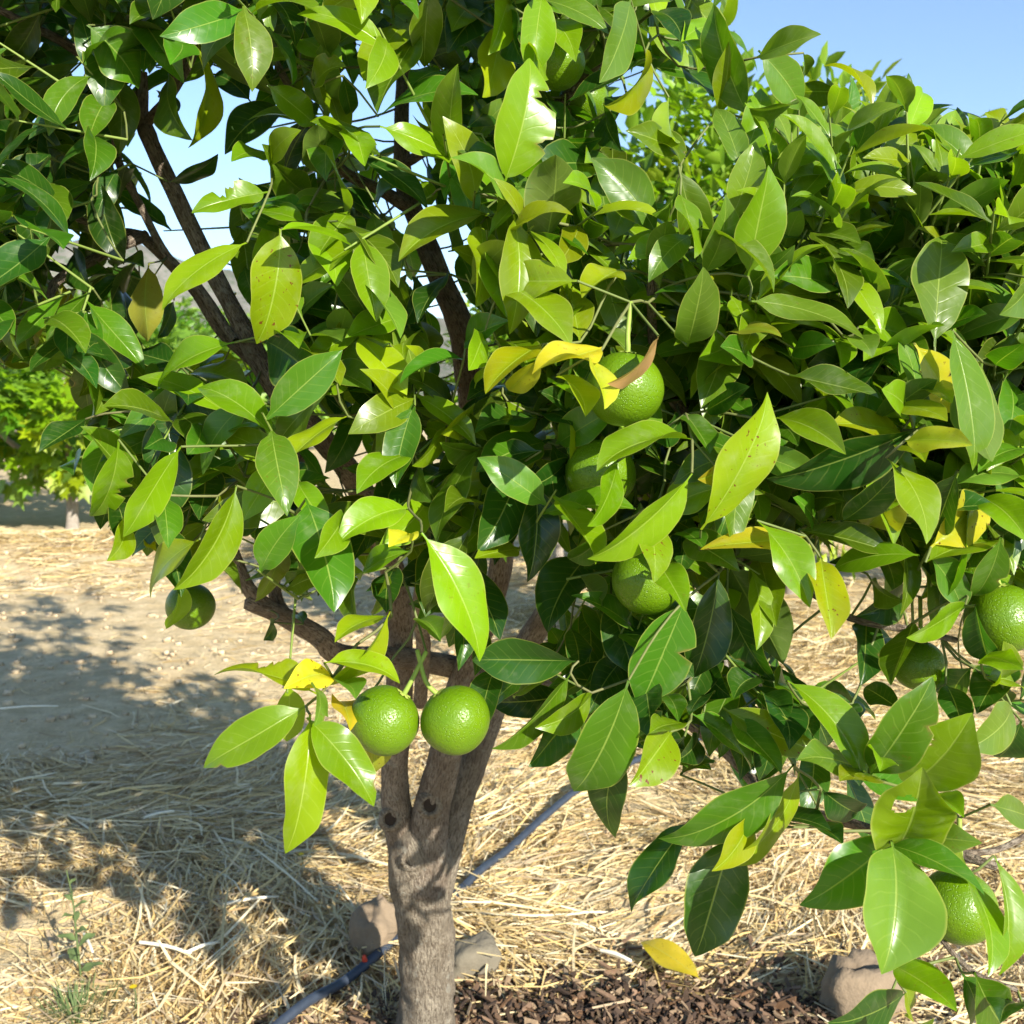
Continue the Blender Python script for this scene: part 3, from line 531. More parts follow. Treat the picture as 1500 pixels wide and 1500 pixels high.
# pruning scars on the trunk: a raised rim and a dark hollow
def scar(px, py, d, rad):
    P = at(px, py, d); v = unit(C0 - P + np.array([0, 0, -.35])); e1 = unit(np.cross(v, [0, 0, 1])); e2 = np.cross(e1, v)
    V = []; prof = [(1.75, -.9), (1.45, .0), (1.15, .32), (.92, .22), (.74, -.2)]; ns = 18
    for rr, h in prof:
        for k in range(ns):
            a = 2 * math.pi * k / ns; q = rr * (1 + .12 * noise.noise((a, rr * 2, px)))
            V.append(P + (e1 * math.cos(a) + e2 * math.sin(a) * 1.15) * rad * q + v * h * rad)
    Fq = [(i * ns + k, (i + 1) * ns + k, (i + 1) * ns + (k + 1) % ns, i * ns + (k + 1) % ns) for i in range(len(prof) - 1) for k in range(ns)]
    Fq = [f[::-1] for f in Fq]
    uv = np.array([(abs(k / ns * 2 - 1) * .03, i * .006) for i in range(len(prof)) for k in range(ns)])
    o = add('pruning_scar', mesh_data('pruning_scar', np.array(V) - P, np.array(Fq), BARK, uv), tree); o.location = P - TO
    V2 = [v * rad * -.22] + [(e1 * math.cos(2 * math.pi * k / ns) + e2 * math.sin(2 * math.pi * k / ns) * 1.15) * rad * .86 + v * rad * -.02 for k in range(ns)]
    h = add('hollow', mesh_data('hollow', V2, np.array([(0, 1 + k, 1 + (k + 1) % ns) for k in range(ns)]), KNOT), o)
for px, py, dd, rr in [(630, 1180, D1 - .090, .0130), (572, 1200, D1 - .067, .0120), (603, 1258, d0 - .142, .0125)]: scar(px, py, dd, rr)
# stubs of broken branches
limb('branch_stub', [(1040, 648, 1.12, 30), (1052, 618, 1.09, 22), (1060, 600, 1.08, 12)], LIMB, 10, .2, .006, False)
limb('branch_stub', [(205, 165, 1.3, 24), (208, 130, 1.29, 17), (209, 105, 1.285, 13)], LIMB, 10, .2, .006, False)
limb('branch_stub', [(250, 130, 1.25, 13), (285, 40, 1.18, 13), (303, 32, 1.17, 11)], LIMB, 10, .15, .006, False)

# ------------------------------------------------------------------ green oranges
def orange(px, py, rpx, d, label, stalk=(0, -1)):
    rad = rpx * d / FPX; P = at(px, py, d); e = empty('orange', tuple(P))
    tag(e, label, 'orange', 'green oranges on the tree')
    ax = unit(X * stalk[0] + U * -stalk[1] + unit(C0 - P) * .12)          # stalk direction
    b1 = unit(np.cross(ax, [0.2, .9, .1])); b2 = np.cross(ax, b1)
    nr, ns = 30, 44; V = []; uv = []
    for i in range(nr + 1):
        th = math.pi * i / nr
        for k in range(ns):
            a = 2 * math.pi * k / ns
            q = 1 + .030 * noise.noise((math.cos(a) * math.sin(th) * 1.2 + px, math.sin(a) * math.sin(th) * 1.2, math.cos(th) * 1.2)) - .05 * math.exp(-(th / .22) ** 2) - .015 * math.exp(-((math.pi - th) / .12) ** 2)
            V.append((b1 * math.cos(a) * math.sin(th) + b2 * math.sin(a) * math.sin(th) + ax * math.cos(th) * .96) * rad * q); uv.append((k / ns, i / nr))
    Fq = np.array([(i * ns + k, (i + 1) * ns + k, (i + 1) * ns + (k + 1) % ns, i * ns + (k + 1) % ns) for i in range(nr) for k in range(ns)])
    add('rind', mesh_data('rind', V, Fq, RIND, uv), e)
    top = ax * rad * .905
    Vc = [top + ax * .0025]; nc = 20
    for k in range(nc):
        a = 2 * math.pi * k / nc; q = .0062 * (1 + .3 * math.cos(5 * a)); Vc.append(top + (b1 * math.cos(a) + b2 * math.sin(a)) * q + ax * (.0008 if k % 2 else .0016))
    me = mesh_data('calyx', Vc, np.array([(0, 1 + k, 1 + (k + 1) % nc) for k in range(nc)]), TWIG, None, np.tile([.28, .34, .06, 1], (len(Vc), 1)))
    add('calyx', me, e)
    s0 = top + ax * .001; s1 = top + ax * .016 + b1 * .002; s2 = top + ax * .034 + np.array([0, .012, .010])
    Q = catmull([np.append(s0, .0026), np.append(s1, .0021), np.append(s2, .0021)], .004)
    V, Fq, uv = tube(Q, 8)
    add('stalk', mesh_data('stalk', V, Fq, TWIG, uv, np.tile([.22, .30, .05, 1], (len(V), 1))), e)
    return P + s2
orange_tops = [
 orange(563, 1055, 52, .93, 'sunlit green orange touching its twin, the one beside the five bright hanging leaves', (.75, -1)),
 orange(667, 1055, 51.5, .93, 'sunlit green orange touching its twin, the one over the right trunk stem', (-.7, -1)),
 orange(279, 888, 35.5, 1.26, 'lone green orange hanging low over bare soil behind a narrow leaf', (-.15, -1)),
 orange(915, 570, 57, .87, 'large green orange under the bright yellow and one brown withered leaves', (.1, -1)),
 orange(880, 694, 52, .95, 'half shaded green orange under the large one, behind a hanging lime leaf', (.5, -1)),
 orange(948, 850, 52, .93, 'green orange behind a speckled olive leaf above dark hanging leaves', (.2, -1)),
 orange(817, 92, 40, 1.0, 'dappled green orange high in the crown under a short lime leaf', (-.2, -1)),
 orange(855, 146, 36, 1.2, 'dark shaded green orange high in the crown beside the dappled one', (.2, -1)),
 orange(1403, 1328, 55, .87, 'low green orange half hidden by leaves above the straw and beige stone', (.1, -1)),
 orange(1436, 838, 46, 1.0, 'partly hidden green orange below the large yellow leaf', (-.2, -1)),
 orange(1468, 906, 53, .93, 'deeply shaded green orange crowded under another orange', (-.1, -1)),
 orange(1346, 975, 38, 1.02, 'small shaded green orange behind thin bent twig and olive leaf', (.1, -1)),
]

# ------------------------------------------------------------------ filling the crown: leafy shoots behind the front leaves
NOGO = [
 [(1070, -60), (1085, 40), (1110, 70), (1190, 62), (1215, 105), (1250, 115), (1330, 105), (1395, 150), (1440, 165), (1520, 180), (1520, -60)],
 [(236, 140), (312, 92), (365, 140), (350, 205), (445, 178), (430, 250), (322, 290), (330, 325), (372, 345), (345, 425), (280, 370), (228, 245)],
 [(165, 480), (215, 440), (290, 415), (355, 500), (255, 548), (185, 525)],
 [(-80, 540), (110, 545), (125, 650), (110, 730), (160, 790), (225, 850), (240, 930), (320, 935), (345, 880), (390, 925), (450, 965), (470, 1010), (330, 975), (295, 1120), (390, 1250), (545, 1180), (540, 1640), (-80, 1640)],
 [(540, 1110), (600, 1100), (720, 1085), (790, 1020), (835, 1080), (850, 1180), (895, 1230), (920, 1335), (1000, 1405), (1105, 1390), (1100, 1250), (1180, 1235), (1170, 1330), (1250, 1425), (1360, 1425), (1340, 1640), (540, 1640)],
 [(715, 870), (760, 815), (805, 780), (830, 830), (790, 910), (725, 930)],
 [(1130, 815), (1170, 800), (1300, 850), (1255, 905), (1245, 1000), (1285, 1040), (1190, 1010), (1150, 985), (1135, 900)],
 [(1010, 1235), (1110, 1190), (1190, 1230), (1180, 1330), (1010, 1400)], [(1425, 1110), (1520, 1060), (1520, 1200), (1430, 1190)],
 [(480, 850), (560, 905), (560, 1000), (440, 1000)], [(880, 1060), (1010, 1130), (1000, 1240), (920, 1240)],
 [(895, 120), (1000, 110), (1060, 170), (1090, 330), (960, 300), (890, 200)], [(480, 130), (560, 130), (560, 180), (490, 190)],
]
def inside(poly, x, y):
    c = False; j = len(poly) - 1
    for i in range(len(poly)):
        (xi, yi), (xj, yj) = poly[i], poly[j]
        if (yi > y) != (yj > y) and x < (xj - xi) * (y - yi) / (yj - yi) + xi: c = not c
        j = i
    return c
CLEAR = [([(200, 130), (250, 270), (298, 370), (350, 470), (400, 562), (470, 640), (530, 715)], 25, 1.6), ([(205, 345), (290, 430), (345, 500)], 24, 1.6), ([(590, 120), (592, 280), (650, 420), (680, 490), (690, 600)], 30, 1.6),
         ([(362, 882), (480, 950), (560, 965)], 30, 1.8), ([(335, 770), (365, 868)], 22, 1.8), ([(40, 430), (170, 355)], 24, 1.4), ([(500, 250), (595, 310)], 18, 1.5), ([(0, 20), (110, 75)], 20, 1.3), ([(735, 860), (712, 930)], 24, 1.5)]
def near_limb(x, y, d):
    for pl, rad, dm in CLEAR:
        if d > dm: continue
        for (ax, ay), (bx, by) in zip(pl[:-1], pl[1:]):
            t = max(0, min(1, ((x - ax) * (bx - ax) + (y - ay) * (by - ay)) / ((bx - ax) ** 2 + (by - ay) ** 2)))
            if math.hypot(x - ax - t * (bx - ax), y - ay - t * (by - ay)) < rad: return True
    return False
def blocked(P):
    x, y, d = proj(P)
    if d < .3: return True
    if near_limb(x, y, d): return True
    return any(inside(p, x, y) for p in NOGO)
foliage = Bag(); shoots = []; fill_sep = []
def shoot(P, dirv, ln, nl, tones, size, lod=(12, 4), droop=.75):
    """a twig with leaves set round it"""
    dirv = unit(dirv); e1 = unit(np.cross(dirv, [.1, .2, 1])); e2 = np.cross(dirv, e1); made = 0; last = P
    for i in range(nl):
        f = (i + .6) / nl; b = P + dirv * ln * f; a = i * 2.4 + rng.uniform(-.5, .5)
        out = e1 * math.cos(a) + e2 * math.sin(a)
        L = size * rng.uniform(.75, 1.15)
        dl = unit(out * rng.uniform(.7, 1.1) + dirv * rng.uniform(.3, .9) + np.array([0, 0, -rng.uniform(droop - .65, droop)]))
        T = b + dl * L
        if blocked(T) or blocked(b) or blocked((b + T) / 2): continue
        up = unit(np.array([0, 0, .6]) + SUN * .95 + dirv * .25 + rng.normal(0, .42, 3))
        V, Fq, uv = leaf_geo(b, T, L * rng.uniform(.33, .46), up, bow=rng.uniform(.0, .15), fold=rng.uniform(.12, .75), wave=rng.uniform(.02, .1), side=rng.uniform(-.06, .06), twist=rng.normal(0, .4), nt=lod[0], nu=lod[1], ph=rng.uniform(0, 6.3))
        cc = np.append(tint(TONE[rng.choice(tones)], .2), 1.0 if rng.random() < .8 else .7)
        foliage.put(V, Fq, uv, cc); made += 1; last = b
    if made: shoots.append((P, last + dirv * .01))
    return made
AX = at(650, 1000, 1.75); AX[2] = 0
def try_shoot(px, py, d, tones, size=.090):
    P = at(px, py, d)
    if P[2] < (.45 if px < 1510 else .8) or blocked(P): return 0
    o = P - AX; o[2] = 0; o = unit(o + 1e-6)
    ur = px > 1050 and py < 480
    dr = o * (.3 if ur else .7) + np.array([0, 0, .6 if ur else 0]) + np.array([0, 0, rng.uniform(-.25, .7)]) + rng.normal(0, .35, 3)
    return shoot(P, dr, rng.uniform(.07, .15), rng.integers(5, 9), tones, size * (.85 if ur else 1), droop=.1 if ur else .75)
cnt = 0
for k in range(3200):
    if cnt > 4000: break
    px, py = rng.uniform(-60, 1560), rng.uniform(-60, 1180)
    if py > 1000 and px < 780: continue
    if px < 420 and py > 560 + .7 * px: continue
    if 860 < px < 1340 and py < 330 and not (px < 960 and py < 110): continue
    lo, hi = (1.08, 1.62) if py < 900 else (1.02, 1.25)
    if px > 1100 and py < 500: lo, hi = 1.05, 1.3
    if px > 1000 and py > 500: lo, hi = .98, 1.3
    dk = 790 < px < 1190 and 880 < py < 1080
    if not dk and 350 < px < 1000 and py > 780 and rng.random() < (.25 if 560 < px < 820 and py < 990 else .6 if py < 920 else .85): continue
    if py > 900 and rng.random() < (.35 if dk else .85): continue
    if not dk and py > 760 and px > 1000 and rng.random() < .65: continue
    d = rng.uniform(lo, hi)
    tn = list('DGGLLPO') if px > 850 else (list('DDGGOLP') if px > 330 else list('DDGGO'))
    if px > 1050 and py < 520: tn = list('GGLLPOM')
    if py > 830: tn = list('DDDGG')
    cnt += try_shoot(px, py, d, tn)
# sunlit outer shoots between the large leaves
cnt3 = 0
for k in range(900):
    if cnt3 > 720: break
    px, py = rng.uniform(380, 1540), rng.uniform(-20, 900)
    if 860 < px < 1340 and py < 260: continue
    if px < 850 and rng.random() < .45: continue
    if any(math.hypot(px - ox_, py - oy_) < 105 for ox_, oy_ in [(915, 570), (880, 694), (948, 850), (1468, 906), (1436, 838), (817, 92), (563, 1000), (667, 1000), (385, 425), (742, 185), (640, 870), (1095, 680), (280, 880)]): continue
    cnt3 += try_shoot(px, py, rng.uniform(.98, 1.08), list('GLLLLPMO'), .086)
# the crown goes on above and beside the picture
cnt2 = 0
for k in range(700):
    if cnt2 > 1500: break
    q = rng.random()
    if q < .68: px, py, d = rng.uniform(-350, 980), rng.uniform(-620, -40), rng.uniform(.85, 1.9)
    elif q < .92: px, py, d = rng.uniform(-420, -40), rng.uniform(-250, 520), rng.uniform(1.1, 1.9)
    else: px, py, d = rng.uniform(1530, 1640), rng.uniform(330, 560), rng.uniform(1.05, 1.4)
    cnt2 += try_shoot(px, py, d, list('DDGGO'), .095)
for q in small_leaves: foliage.put(*q)
fo = add('foliage', foliage.mesh('foliage', LEAF, TO), tree); tag(fo, kind='stuff')

# twigs: every leaf, shoot and fruit stalk is tied to the nearest wood
targets = []
for B in leaf_bases + orange_tops + [s_[0] for s_ in shoots]:
    if not any(np.linalg.norm(B - q) < .012 for q in targets[-90:]): targets.append(np.asarray(B))
T_ = np.array(targets); con = np.array(skel); root = list(range(len(skel))); parent = [-1] * len(skel)
best = np.full(len(T_), 1e9); bi = np.zeros(len(T_), int)
for i in range(len(T_)):
    dd = np.linalg.norm(con - T_[i], axis=1); bi[i] = dd.argmin(); best[i] = dd[bi[i]]
CP = [c for c in con]; plen = [0.0] * len(CP); WT = .55; done = np.zeros(len(T_), bool); edges = []
nsk = len(skel)
for _ in range(len(T_)):
    m = np.where(done, 1e9, best); i = int(m.argmin()); done[i] = True
    A = CP[bi[i]]; Bp = T_[i]; ln = np.linalg.norm(Bp - A); k = max(1, int(ln / .035)); prev = bi[i]; new = []
    sag = (F * rng.uniform(.12, .28) + np.array([rng.normal(0, .05), 0, rng.uniform(-.08, .04)])) * ln
    for j in range(1, k + 1):
        f = j / k; p = A + (Bp - A) * f + sag * 4 * f * (1 - f) * (.8 if k > 1 else 0)
        CP.append(p); parent.append(prev); plen.append(plen[prev] + ln / k); root.append(root[prev] if prev >= nsk else prev); prev = len(CP) - 1; new.append(prev)
    NP = np.array([CP[q] for q in new])
    dd = np.linalg.norm(T_[:, None] - NP[None], axis=2) + WT * np.array([plen[q] for q in new])[None]; am = dd.argmin(1); mv = dd[np.arange(len(T_)), am]
    up = mv < best; best[up] = mv[up]; bi[up] = np.array(new)[am[up]]
loadn = np.zeros(len(CP))
for i in range(len(CP) - 1, nsk - 1, -1):
    loadn[i] += 1; loadn[parent[i]] += loadn[i]
kids = {}
for i in range(nsk, len(CP)): kids.setdefault(parent[i], []).append(i)
groups = {}
for i in range(nsk, len(CP)): groups.setdefault(root[i], []).append(i)
tangle = Bag(); ntw = 0
def twcol(r): 
    f = min(1, max(0, (r - .0011) / .0010)); return np.append(np.array([.11, .145, .035]) * (1 - f) + np.array([.15, .115, .07]) * f, 1)
for g, ids in sorted(groups.items(), key=lambda q: -len(q[1])):
    bag = Bag()
    for i in ids:
        j = parent[i]
        # follow unbranched chains from their start
        if j >= nsk and max(kids[j], key=lambda q: loadn[q]) == i: continue
        chain = [j, i]
        while chain[-1] in kids: chain.append(max(kids[chain[-1]], key=lambda q: loadn[q]))
        rad = [min(.0032, .0009 + .00020 * math.sqrt(loadn[q])) for q in chain]; rad[0] = rad[1]
        P = [np.append(CP[q], r) for q, r in zip(chain, rad)]
        Q = catmull(P, .02); V, Fq, uv = tube(Q, 6, cap=False)
        bag.put(V, Fq, uv, twcol(np.mean(rad)))
    if not bag.n: continue
    if ntw < 120:
        org = CP[parent[ids[0]]]
        o = add('twig', bag.mesh('twig', TWIG, org), tree); o.location = org - TO; ntw += 1
    else:
        tangle.put(np.concatenate(bag.V), np.concatenate(bag.F), np.concatenate(bag.uv), np.concatenate(bag.c))
for A, Bp in shoots:
    Q = np.array([[*A, .0016], [*((A + Bp) / 2), .0014], [*Bp, .0009]]); V, Fq, uv = tube(Q, 5, cap=False); tangle.put(V, Fq, uv, np.array([.16, .22, .045, 1]))
tag(add('twig_tangle', tangle.mesh('twig_tangle', TWIG, TO), tree), kind='stuff')

# ------------------------------------------------------------------ neighbouring trees
def diamond_leaves(bag, P, D, Nn, L, Wd, cols):
    """many small folded leaves at once: six vertices, two quads each"""
    n = len(P); x = np.cross(D, Nn); x /= np.linalg.norm(x, axis=1)[:, None] + 1e-9; nn = np.cross(x, D)
    L = L[:, None]; Wd = Wd[:, None]
    b = P; t = P + D * L - nn * L * .12; m1 = P + D * L * .38 ; m2 = P + D * L * .72 - nn * L * .03
    V = np.stack([b, m1 + x * Wd * .5 + nn * Wd * .12, m2 + x * Wd * .36 + nn * Wd * .1, t, m2 - x * Wd * .36 + nn * Wd * .1, m1 - x * Wd * .5 + nn * Wd * .12], 1).reshape(-1, 3)
    a = np.arange(n) * 6
    Fq = np.concatenate([np.stack([a, a + 1, a + 2, a + 3], 1), np.stack([a, a + 3, a + 4, a + 5], 1)])
    bag.put(V, Fq, None, np.repeat(cols, 6, 0))
def lobed_leaves(bag, P, D, Nn, L, cols):
    n = len(P); x = np.cross(D, Nn); x /= np.linalg.norm(x, axis=1)[:, None] + 1e-9; nn = np.cross(x, D)
    prof = [(0, 0), (.32, -.02), (.52, .22), (.27, .34), (.5, .66), (.16, .55), (0, 1.0), (-.16, .55), (-.5, .66), (-.27, .34), (-.52, .22), (-.32, -.02)]
    V = np.stack([P + D * (L * v)[:, None] + x * (L * u)[:, None] + nn * (L * (.12 * abs(u) - .1 * v * v))[:, None] for u, v in prof] + [P + D * (L * .38)[:, None]], 1).reshape(-1, 3)
    a = np.arange(n) * 13; Fs = []
    for k in range(0, 12, 2): Fs.append(np.stack([a + 12, a + k, a + k + 1, a + (k + 2) % 12], 1))
    bag.put(V, np.concatenate(Fs), None, np.repeat(cols, 13, 0))
def orchard_tree(name, label, cat, height, rx, trunk_h, trunk_r, nleaf, size, tones, seed, lobed=False, group=None, low=.35, bark=None):
    rg = np.random.default_rng(seed); e = empty(name, (0, 0, 0)); tag(e, label, cat, group); bark = bark or GREYBARK
    Q = catmull([np.array([0, 0, -.06, trunk_r * 1.3]), np.array([.01, 0, .08, trunk_r]), np.array([rg.uniform(-.05, .05), 0, trunk_h * .6, trunk_r * .9]), np.array([rg.uniform(-.08, .08), .03, trunk_h * 1.15, trunk_r * .75])], .05)
    V, Fq, uv = tube(Q, 12, .08, seed); add('trunk', mesh_data('trunk', V, Fq, bark, uv), e)
    top = Q[-1, :3]; ends = []
    for k in range(7):
        a = k * .9 + rg.uniform(-.3, .3); rr = rx * rg.uniform(.45, .8); hh = height * rg.uniform(.55, .9)
        p3 = np.array([math.cos(a) * rr, math.sin(a) * rr, hh]); p1 = top * .9 + np.array([0, 0, -.02]); p2 = (p1 + p3) / 2 + np.array([math.cos(a), math.sin(a), -.3]) * rr * .22
        Q2 = catmull([np.append(p1, trunk_r * .6), np.append(p2, trunk_r * .42), np.append(p3, trunk_r * .12)], .07)
        V, Fq, uv = tube(Q2, 8, .06, seed + k); add('branch', mesh_data('branch', V, Fq, bark, uv), e)
        ends += [q[:3] for q in Q2[len(Q2) // 3:]]
    ends = np.array(ends); bag = Bag(); nc = max(30, nleaf // 26)
    ctr = []
    while len(ctr) < nc:
        p = rg.normal(0, 1, 3); p /= np.linalg.norm(p); p *= rg.uniform(.25, 1) ** .45
        z = low + (height - low) * (.5 + .5 * p[2]); lump = 1 + .22 * noise.noise((p[0] * 2.2 + seed, p[1] * 2.2, p[2] * 2.2))
        ctr.append((p[0] * rx * lump, p[1] * rx * lump, z * min(1, .92 + .08 * lump)))
    ctr = np.array(ctr); per = nleaf // nc; n_ = nc * per
    cid = np.repeat(np.arange(nc), per); off = np.clip(rg.normal(0, 1, (n_, 3)), -1.6, 1.6) * np.array([.10, .10, .09]) * (size / .09) ** .5
    P = ctr[cid] + off; outw = P - np.array([0, 0, (height + low) / 2]); outw /= np.linalg.norm(outw, axis=1)[:, None] + 1e-9
    D = outw * .6 + off / .1 * .35 + rg.normal(0, .35, (n_, 3)) + np.array([0, 0, -.15]); D /= np.linalg.norm(D, axis=1)[:, None]
    Nn = rg.normal(0, .5, (n_, 3)) + np.array([0, 0, .9]) + outw * .4; Nn /= np.linalg.norm(Nn, axis=1)[:, None]
    tn = np.array([TONE[t] for t in tones]); base = tn[rg.integers(0, len(tn), nc)][cid] * rg.uniform(.75, 1.3, (n_, 1))
    cols = np.concatenate([base, np.ones((n_, 1))], 1); Ls = size * rg.uniform(.7, 1.2, n_)
    if lobed: lobed_leaves(bag, P, D, Nn, Ls, cols)
    else: diamond_leaves(bag, P, D, Nn, Ls, Ls * .48, cols)
    add('crown', bag.mesh('crown', FARLEAF), e)
    return e
def copy_tree(o, parent=None):
    c = o.copy(); col.objects.link(c); c.parent = parent
    for ch in list(o.children): copy_tree(ch, c)
    return c
def put(e, px, py, sc=1.0, rz=0.0, label=None):
    p = on_ground(px, py); e.location = (p[0], p[1], gh(p[0], p[1]) - .02); e.scale = (sc,) * 3; e.rotation_euler = (0, 0, rz)
    if label: e['label'] = label
    return e
GRP = 'orchard trees behind the orange tree'
c1 = orchard_tree('citrus_tree', 'pale green citrus tree with slim grey trunk directly behind the orange tree', 'tree', 2.38, .78, .62, .036, 9000, .085, list('GLLMOL'), 11, group=GRP, low=.62)
put(c1, 1068, 1012)
c2 = put(copy_tree(c1), 1160, 868, 1.0, 2.1, 'citrus tree with a pale trunk one row past the slim trunked citrus')
c3 = put(copy_tree(c1), 1470, 880, .92, 4.0, 'citrus tree in the far row, its crown hidden low behind right hand leaves')
c4 = put(copy_tree(c1), 820, 850, .86, 1.0, 'citrus tree in the far row straight behind the orange trunk')
fig = orchard_tree('fig_tree', 'bushy fig tree with lobed yellow green leaves and grey twigs over a straw mound', 'tree', 2.5, 1.75, .55, .07, 3000, .19, list('LGPMPG'), 23, True, GRP, .62)
put(fig, 105, 776, .82, .5)
f2 = put(copy_tree(fig), -130, 742, .95, 2.4, 'fig tree beside the bushy fig, mostly cut off by the picture edge')
f3 = put(copy_tree(fig), 330, 712, .85, 3.9, 'far fig tree past the bare path behind the forked grey limb')
far = orchard_tree('far_tree', 'distant round green orchard tree at the foot of the hill', 'tree', 3.4, 1.7, .6, .09, 5200, .2, list('GGLPO'), 31, False, GRP, .4)
for k, (px, py, sc) in enumerate([(40, 668, 1.0), (190, 662, 1.1), (300, 655, 1.0), (420, 660, 1.0), (1010, 668, 1.0), (1180, 664, 1.0), (1330, 668, 1.1), (1480, 664, 1.0)]):
    put(far if k == 0 else copy_tree(far), px, py, sc, k * 1.3)

# ------------------------------------------------------------------ straw, chips, stones
def ribbons(n, xy, ang, ln, wd, z0, tilt, curve, cols, seg=3):
    t = np.linspace(-.5, .5, seg + 1)
    d = np.stack([np.cos(ang), np.sin(ang)], 1); s_ = np.stack([-np.sin(ang), np.cos(ang)], 1)
    along = t[None, :] * ln[:, None]; bend = curve[:, None] * ln[:, None] * (4 * t[None, :] ** 2 - .5)
    cx = xy[:, 0, None] + d[:, 0, None] * along + s_[:, 0, None] * bend; cy = xy[:, 1, None] + d[:, 1, None] * along + s_[:, 1, None] * bend
    cz = z0[:, None] + tilt[:, None] * along + rng.normal(0, .0025, along.shape)
    roll = rng.uniform(-.9, .9, n)
    ox = s_[:, 0] * np.cos(roll); oy = s_[:, 1] * np.cos(roll); oz = np.sin(roll)
    tap = np.array([.75] + [1] * (seg - 1) + [.45])
    V = []
    for sg in (-1, 1):
        h = sg * wd[:, None] * .5 * tap[None, :]
        V.append(np.stack([cx + ox[:, None] * h, cy + oy[:, None] * h, cz + oz[:, None] * h], 2))
    V = np.stack(V, 2).reshape(-1, 3); k = 2 * (seg + 1); a = np.arange(n) * k
    Fq = np.concatenate([np.stack([a + 2 * i, a + 2 * i + 1, a + 2 * i + 3, a + 2 * i + 2], 1) for i in range(seg)])
    return V, Fq, np.repeat(cols, k, 0)
HB = np.array([[gh(x, y) for x in np.linspace(-7, 5, 241)] for y in np.linspace(.8, 10.8, 201)])
def ghv(x, y):
    fx = np.clip((x + 7) / 12 * 240, 0, 239.99); fy = np.clip((y - .8) / 10 * 200, 0, 199.99); i = fy.astype(int); j = fx.astype(int); u = fx - j; v = fy - i
    return HB[i, j] * (1 - u) * (1 - v) + HB[i, j + 1] * u * (1 - v) + HB[i + 1, j] * (1 - u) * v + HB[i + 1, j + 1] * u * v
def dens(x, y):
    left = 1 / (1 + np.exp((x + .35 + .1 * (y - 3)) * 6))
    near = 1 / (1 + np.exp((y - 2.95 - .25 * np.sin(x * 3)) * 5))
    l = near + (1 - near) * .10
    r = .95
    dn = left * l + (1 - left) * r
    dn = np.maximum(dn, np.exp(-((x + 3.9) / 1.9) ** 2 - ((y - 7.4) / .9) ** 2) * 1.2)
    mulch = .9 * np.exp(-(((x - .18) / .42) ** 4 + ((y - 1.72) / .22) ** 4))
    return np.clip(dn * (1 - .93 * mulch), 0, 1)
def make_straw(n, xr, yr, lmin, lmax, wmin, wmax, pile, seg=3):
    x = rng.uniform(*xr, n * 3); y = rng.uniform(*yr, n * 3)
    clump = np.array([noise.noise((a * 2.3, b * 2.3, 7.7)) for a, b in zip(x, y)])
    keep = rng.random(n * 3) < dens(x, y) * np.clip(.72 + 1.0 * clump, .12, 1); x = x[keep][:n]; y = y[keep][:n]; clump = clump[keep][:n]; n = len(x)
    fld = np.array([noise.noise((a * 1.1, b * 1.1, 2.2)) for a, b in zip(x, y)]) * 3.2 + .25
    ang = fld + rng.normal(0, .62, n); ln = rng.uniform(lmin, lmax, n) * rng.uniform(.5, 1, n); wd = rng.uniform(wmin, wmax, n)
    z0 = ghv(x, y) + .003 + pile * rng.random(n) ** 1.6 * np.clip(dens(x, y), .15, 1) * np.clip(.6 + clump, .2, 1.3); tilt = rng.normal(0, .12, n)
    tilt = np.clip(tilt, -(z0 - ghv(x, y) + .006) / (ln * .5), (z0 - ghv(x, y) + .02) / (ln * .5))
    pal = np.array([(.61, .475, .24), (.69, .56, .33), (.52, .38, .17), (.74, .64, .43), (.36, .24, .11), (.56, .40, .16), (.42, .32, .20)])
    c = pal[rng.choice(len(pal), n, p=[.24, .2, .16, .12, .08, .12, .08])] * rng.uniform(.85, 1.22, (n, 1))
    cols = np.concatenate([c, np.ones((n, 1))], 1)
    return ribbons(n, np.stack([x, y], 1), ang, ln, wd, z0, tilt, rng.normal(0, .10, n), cols, seg)
sb = Bag()
for args in [(30000, (-1.7, 1.7), (1.35, 3.3), .06, .26, .0018, .0046, .045), (6000, (-1.5, 1.5), (1.35, 3.0), .12, .40, .003, .0062, .058),
             (26000, (-1.6, 2.9), (3.1, 5.6), .08, .30, .003, .006, .045, 2), (9000, (-6.0, -1.6), (5.9, 8.9), .1, .35, .005, .010, .06, 2), (7000, (-2.5, 4.2), (5.4, 9.5), .12, .35, .005, .009, .05, 2), (6500, (-4, -.6), (2.7, 6.5), .03, .20, .0016, .0045, .012, 2)]:
    V, Fq, c = make_straw(*args); sb.put(V, Fq, None, c)
straw = add('straw', sb.mesh('straw', STRAW, smooth=False)); tag(straw, 'golden dry straw mulch strewn over the orchard soil', 'straw', kind='stuff')
# bleached stalks lying on top, large enough to tell apart
for (x0, y0, x1, y1, wv) in [(325, 1325, 408, 1313, .007), (205, 1380, 280, 1396, .007), (275, 1394, 322, 1380, .007), (123, 1368, 136, 1395, .006), (210, 1198, 255, 1188, .008), (0, 1038, 85, 1034, .007), (880, 1392, 925, 1408, .008)]:
    A = on_ground(x0, y0, .05); Bp = on_ground(x1, y1, .05); mid = (A + Bp) / 2 + np.array([0, 0, .004])
    V, Fq, uv = tube(catmull([np.append(A, wv * .5), np.append(mid, wv * .55), np.append(Bp, wv * .35)], .02), 6)
    o = add('straw_stalk', mesh_data('straw_stalk', V - A, Fq, STRAW, uv, np.tile([.82, .76, .60, 1], (len(V), 1)))); o.location = A
    tag(o, 'thick bleached white straw stalk lying on the golden straw', 'straw stalk', 'bleached stalks on the straw')

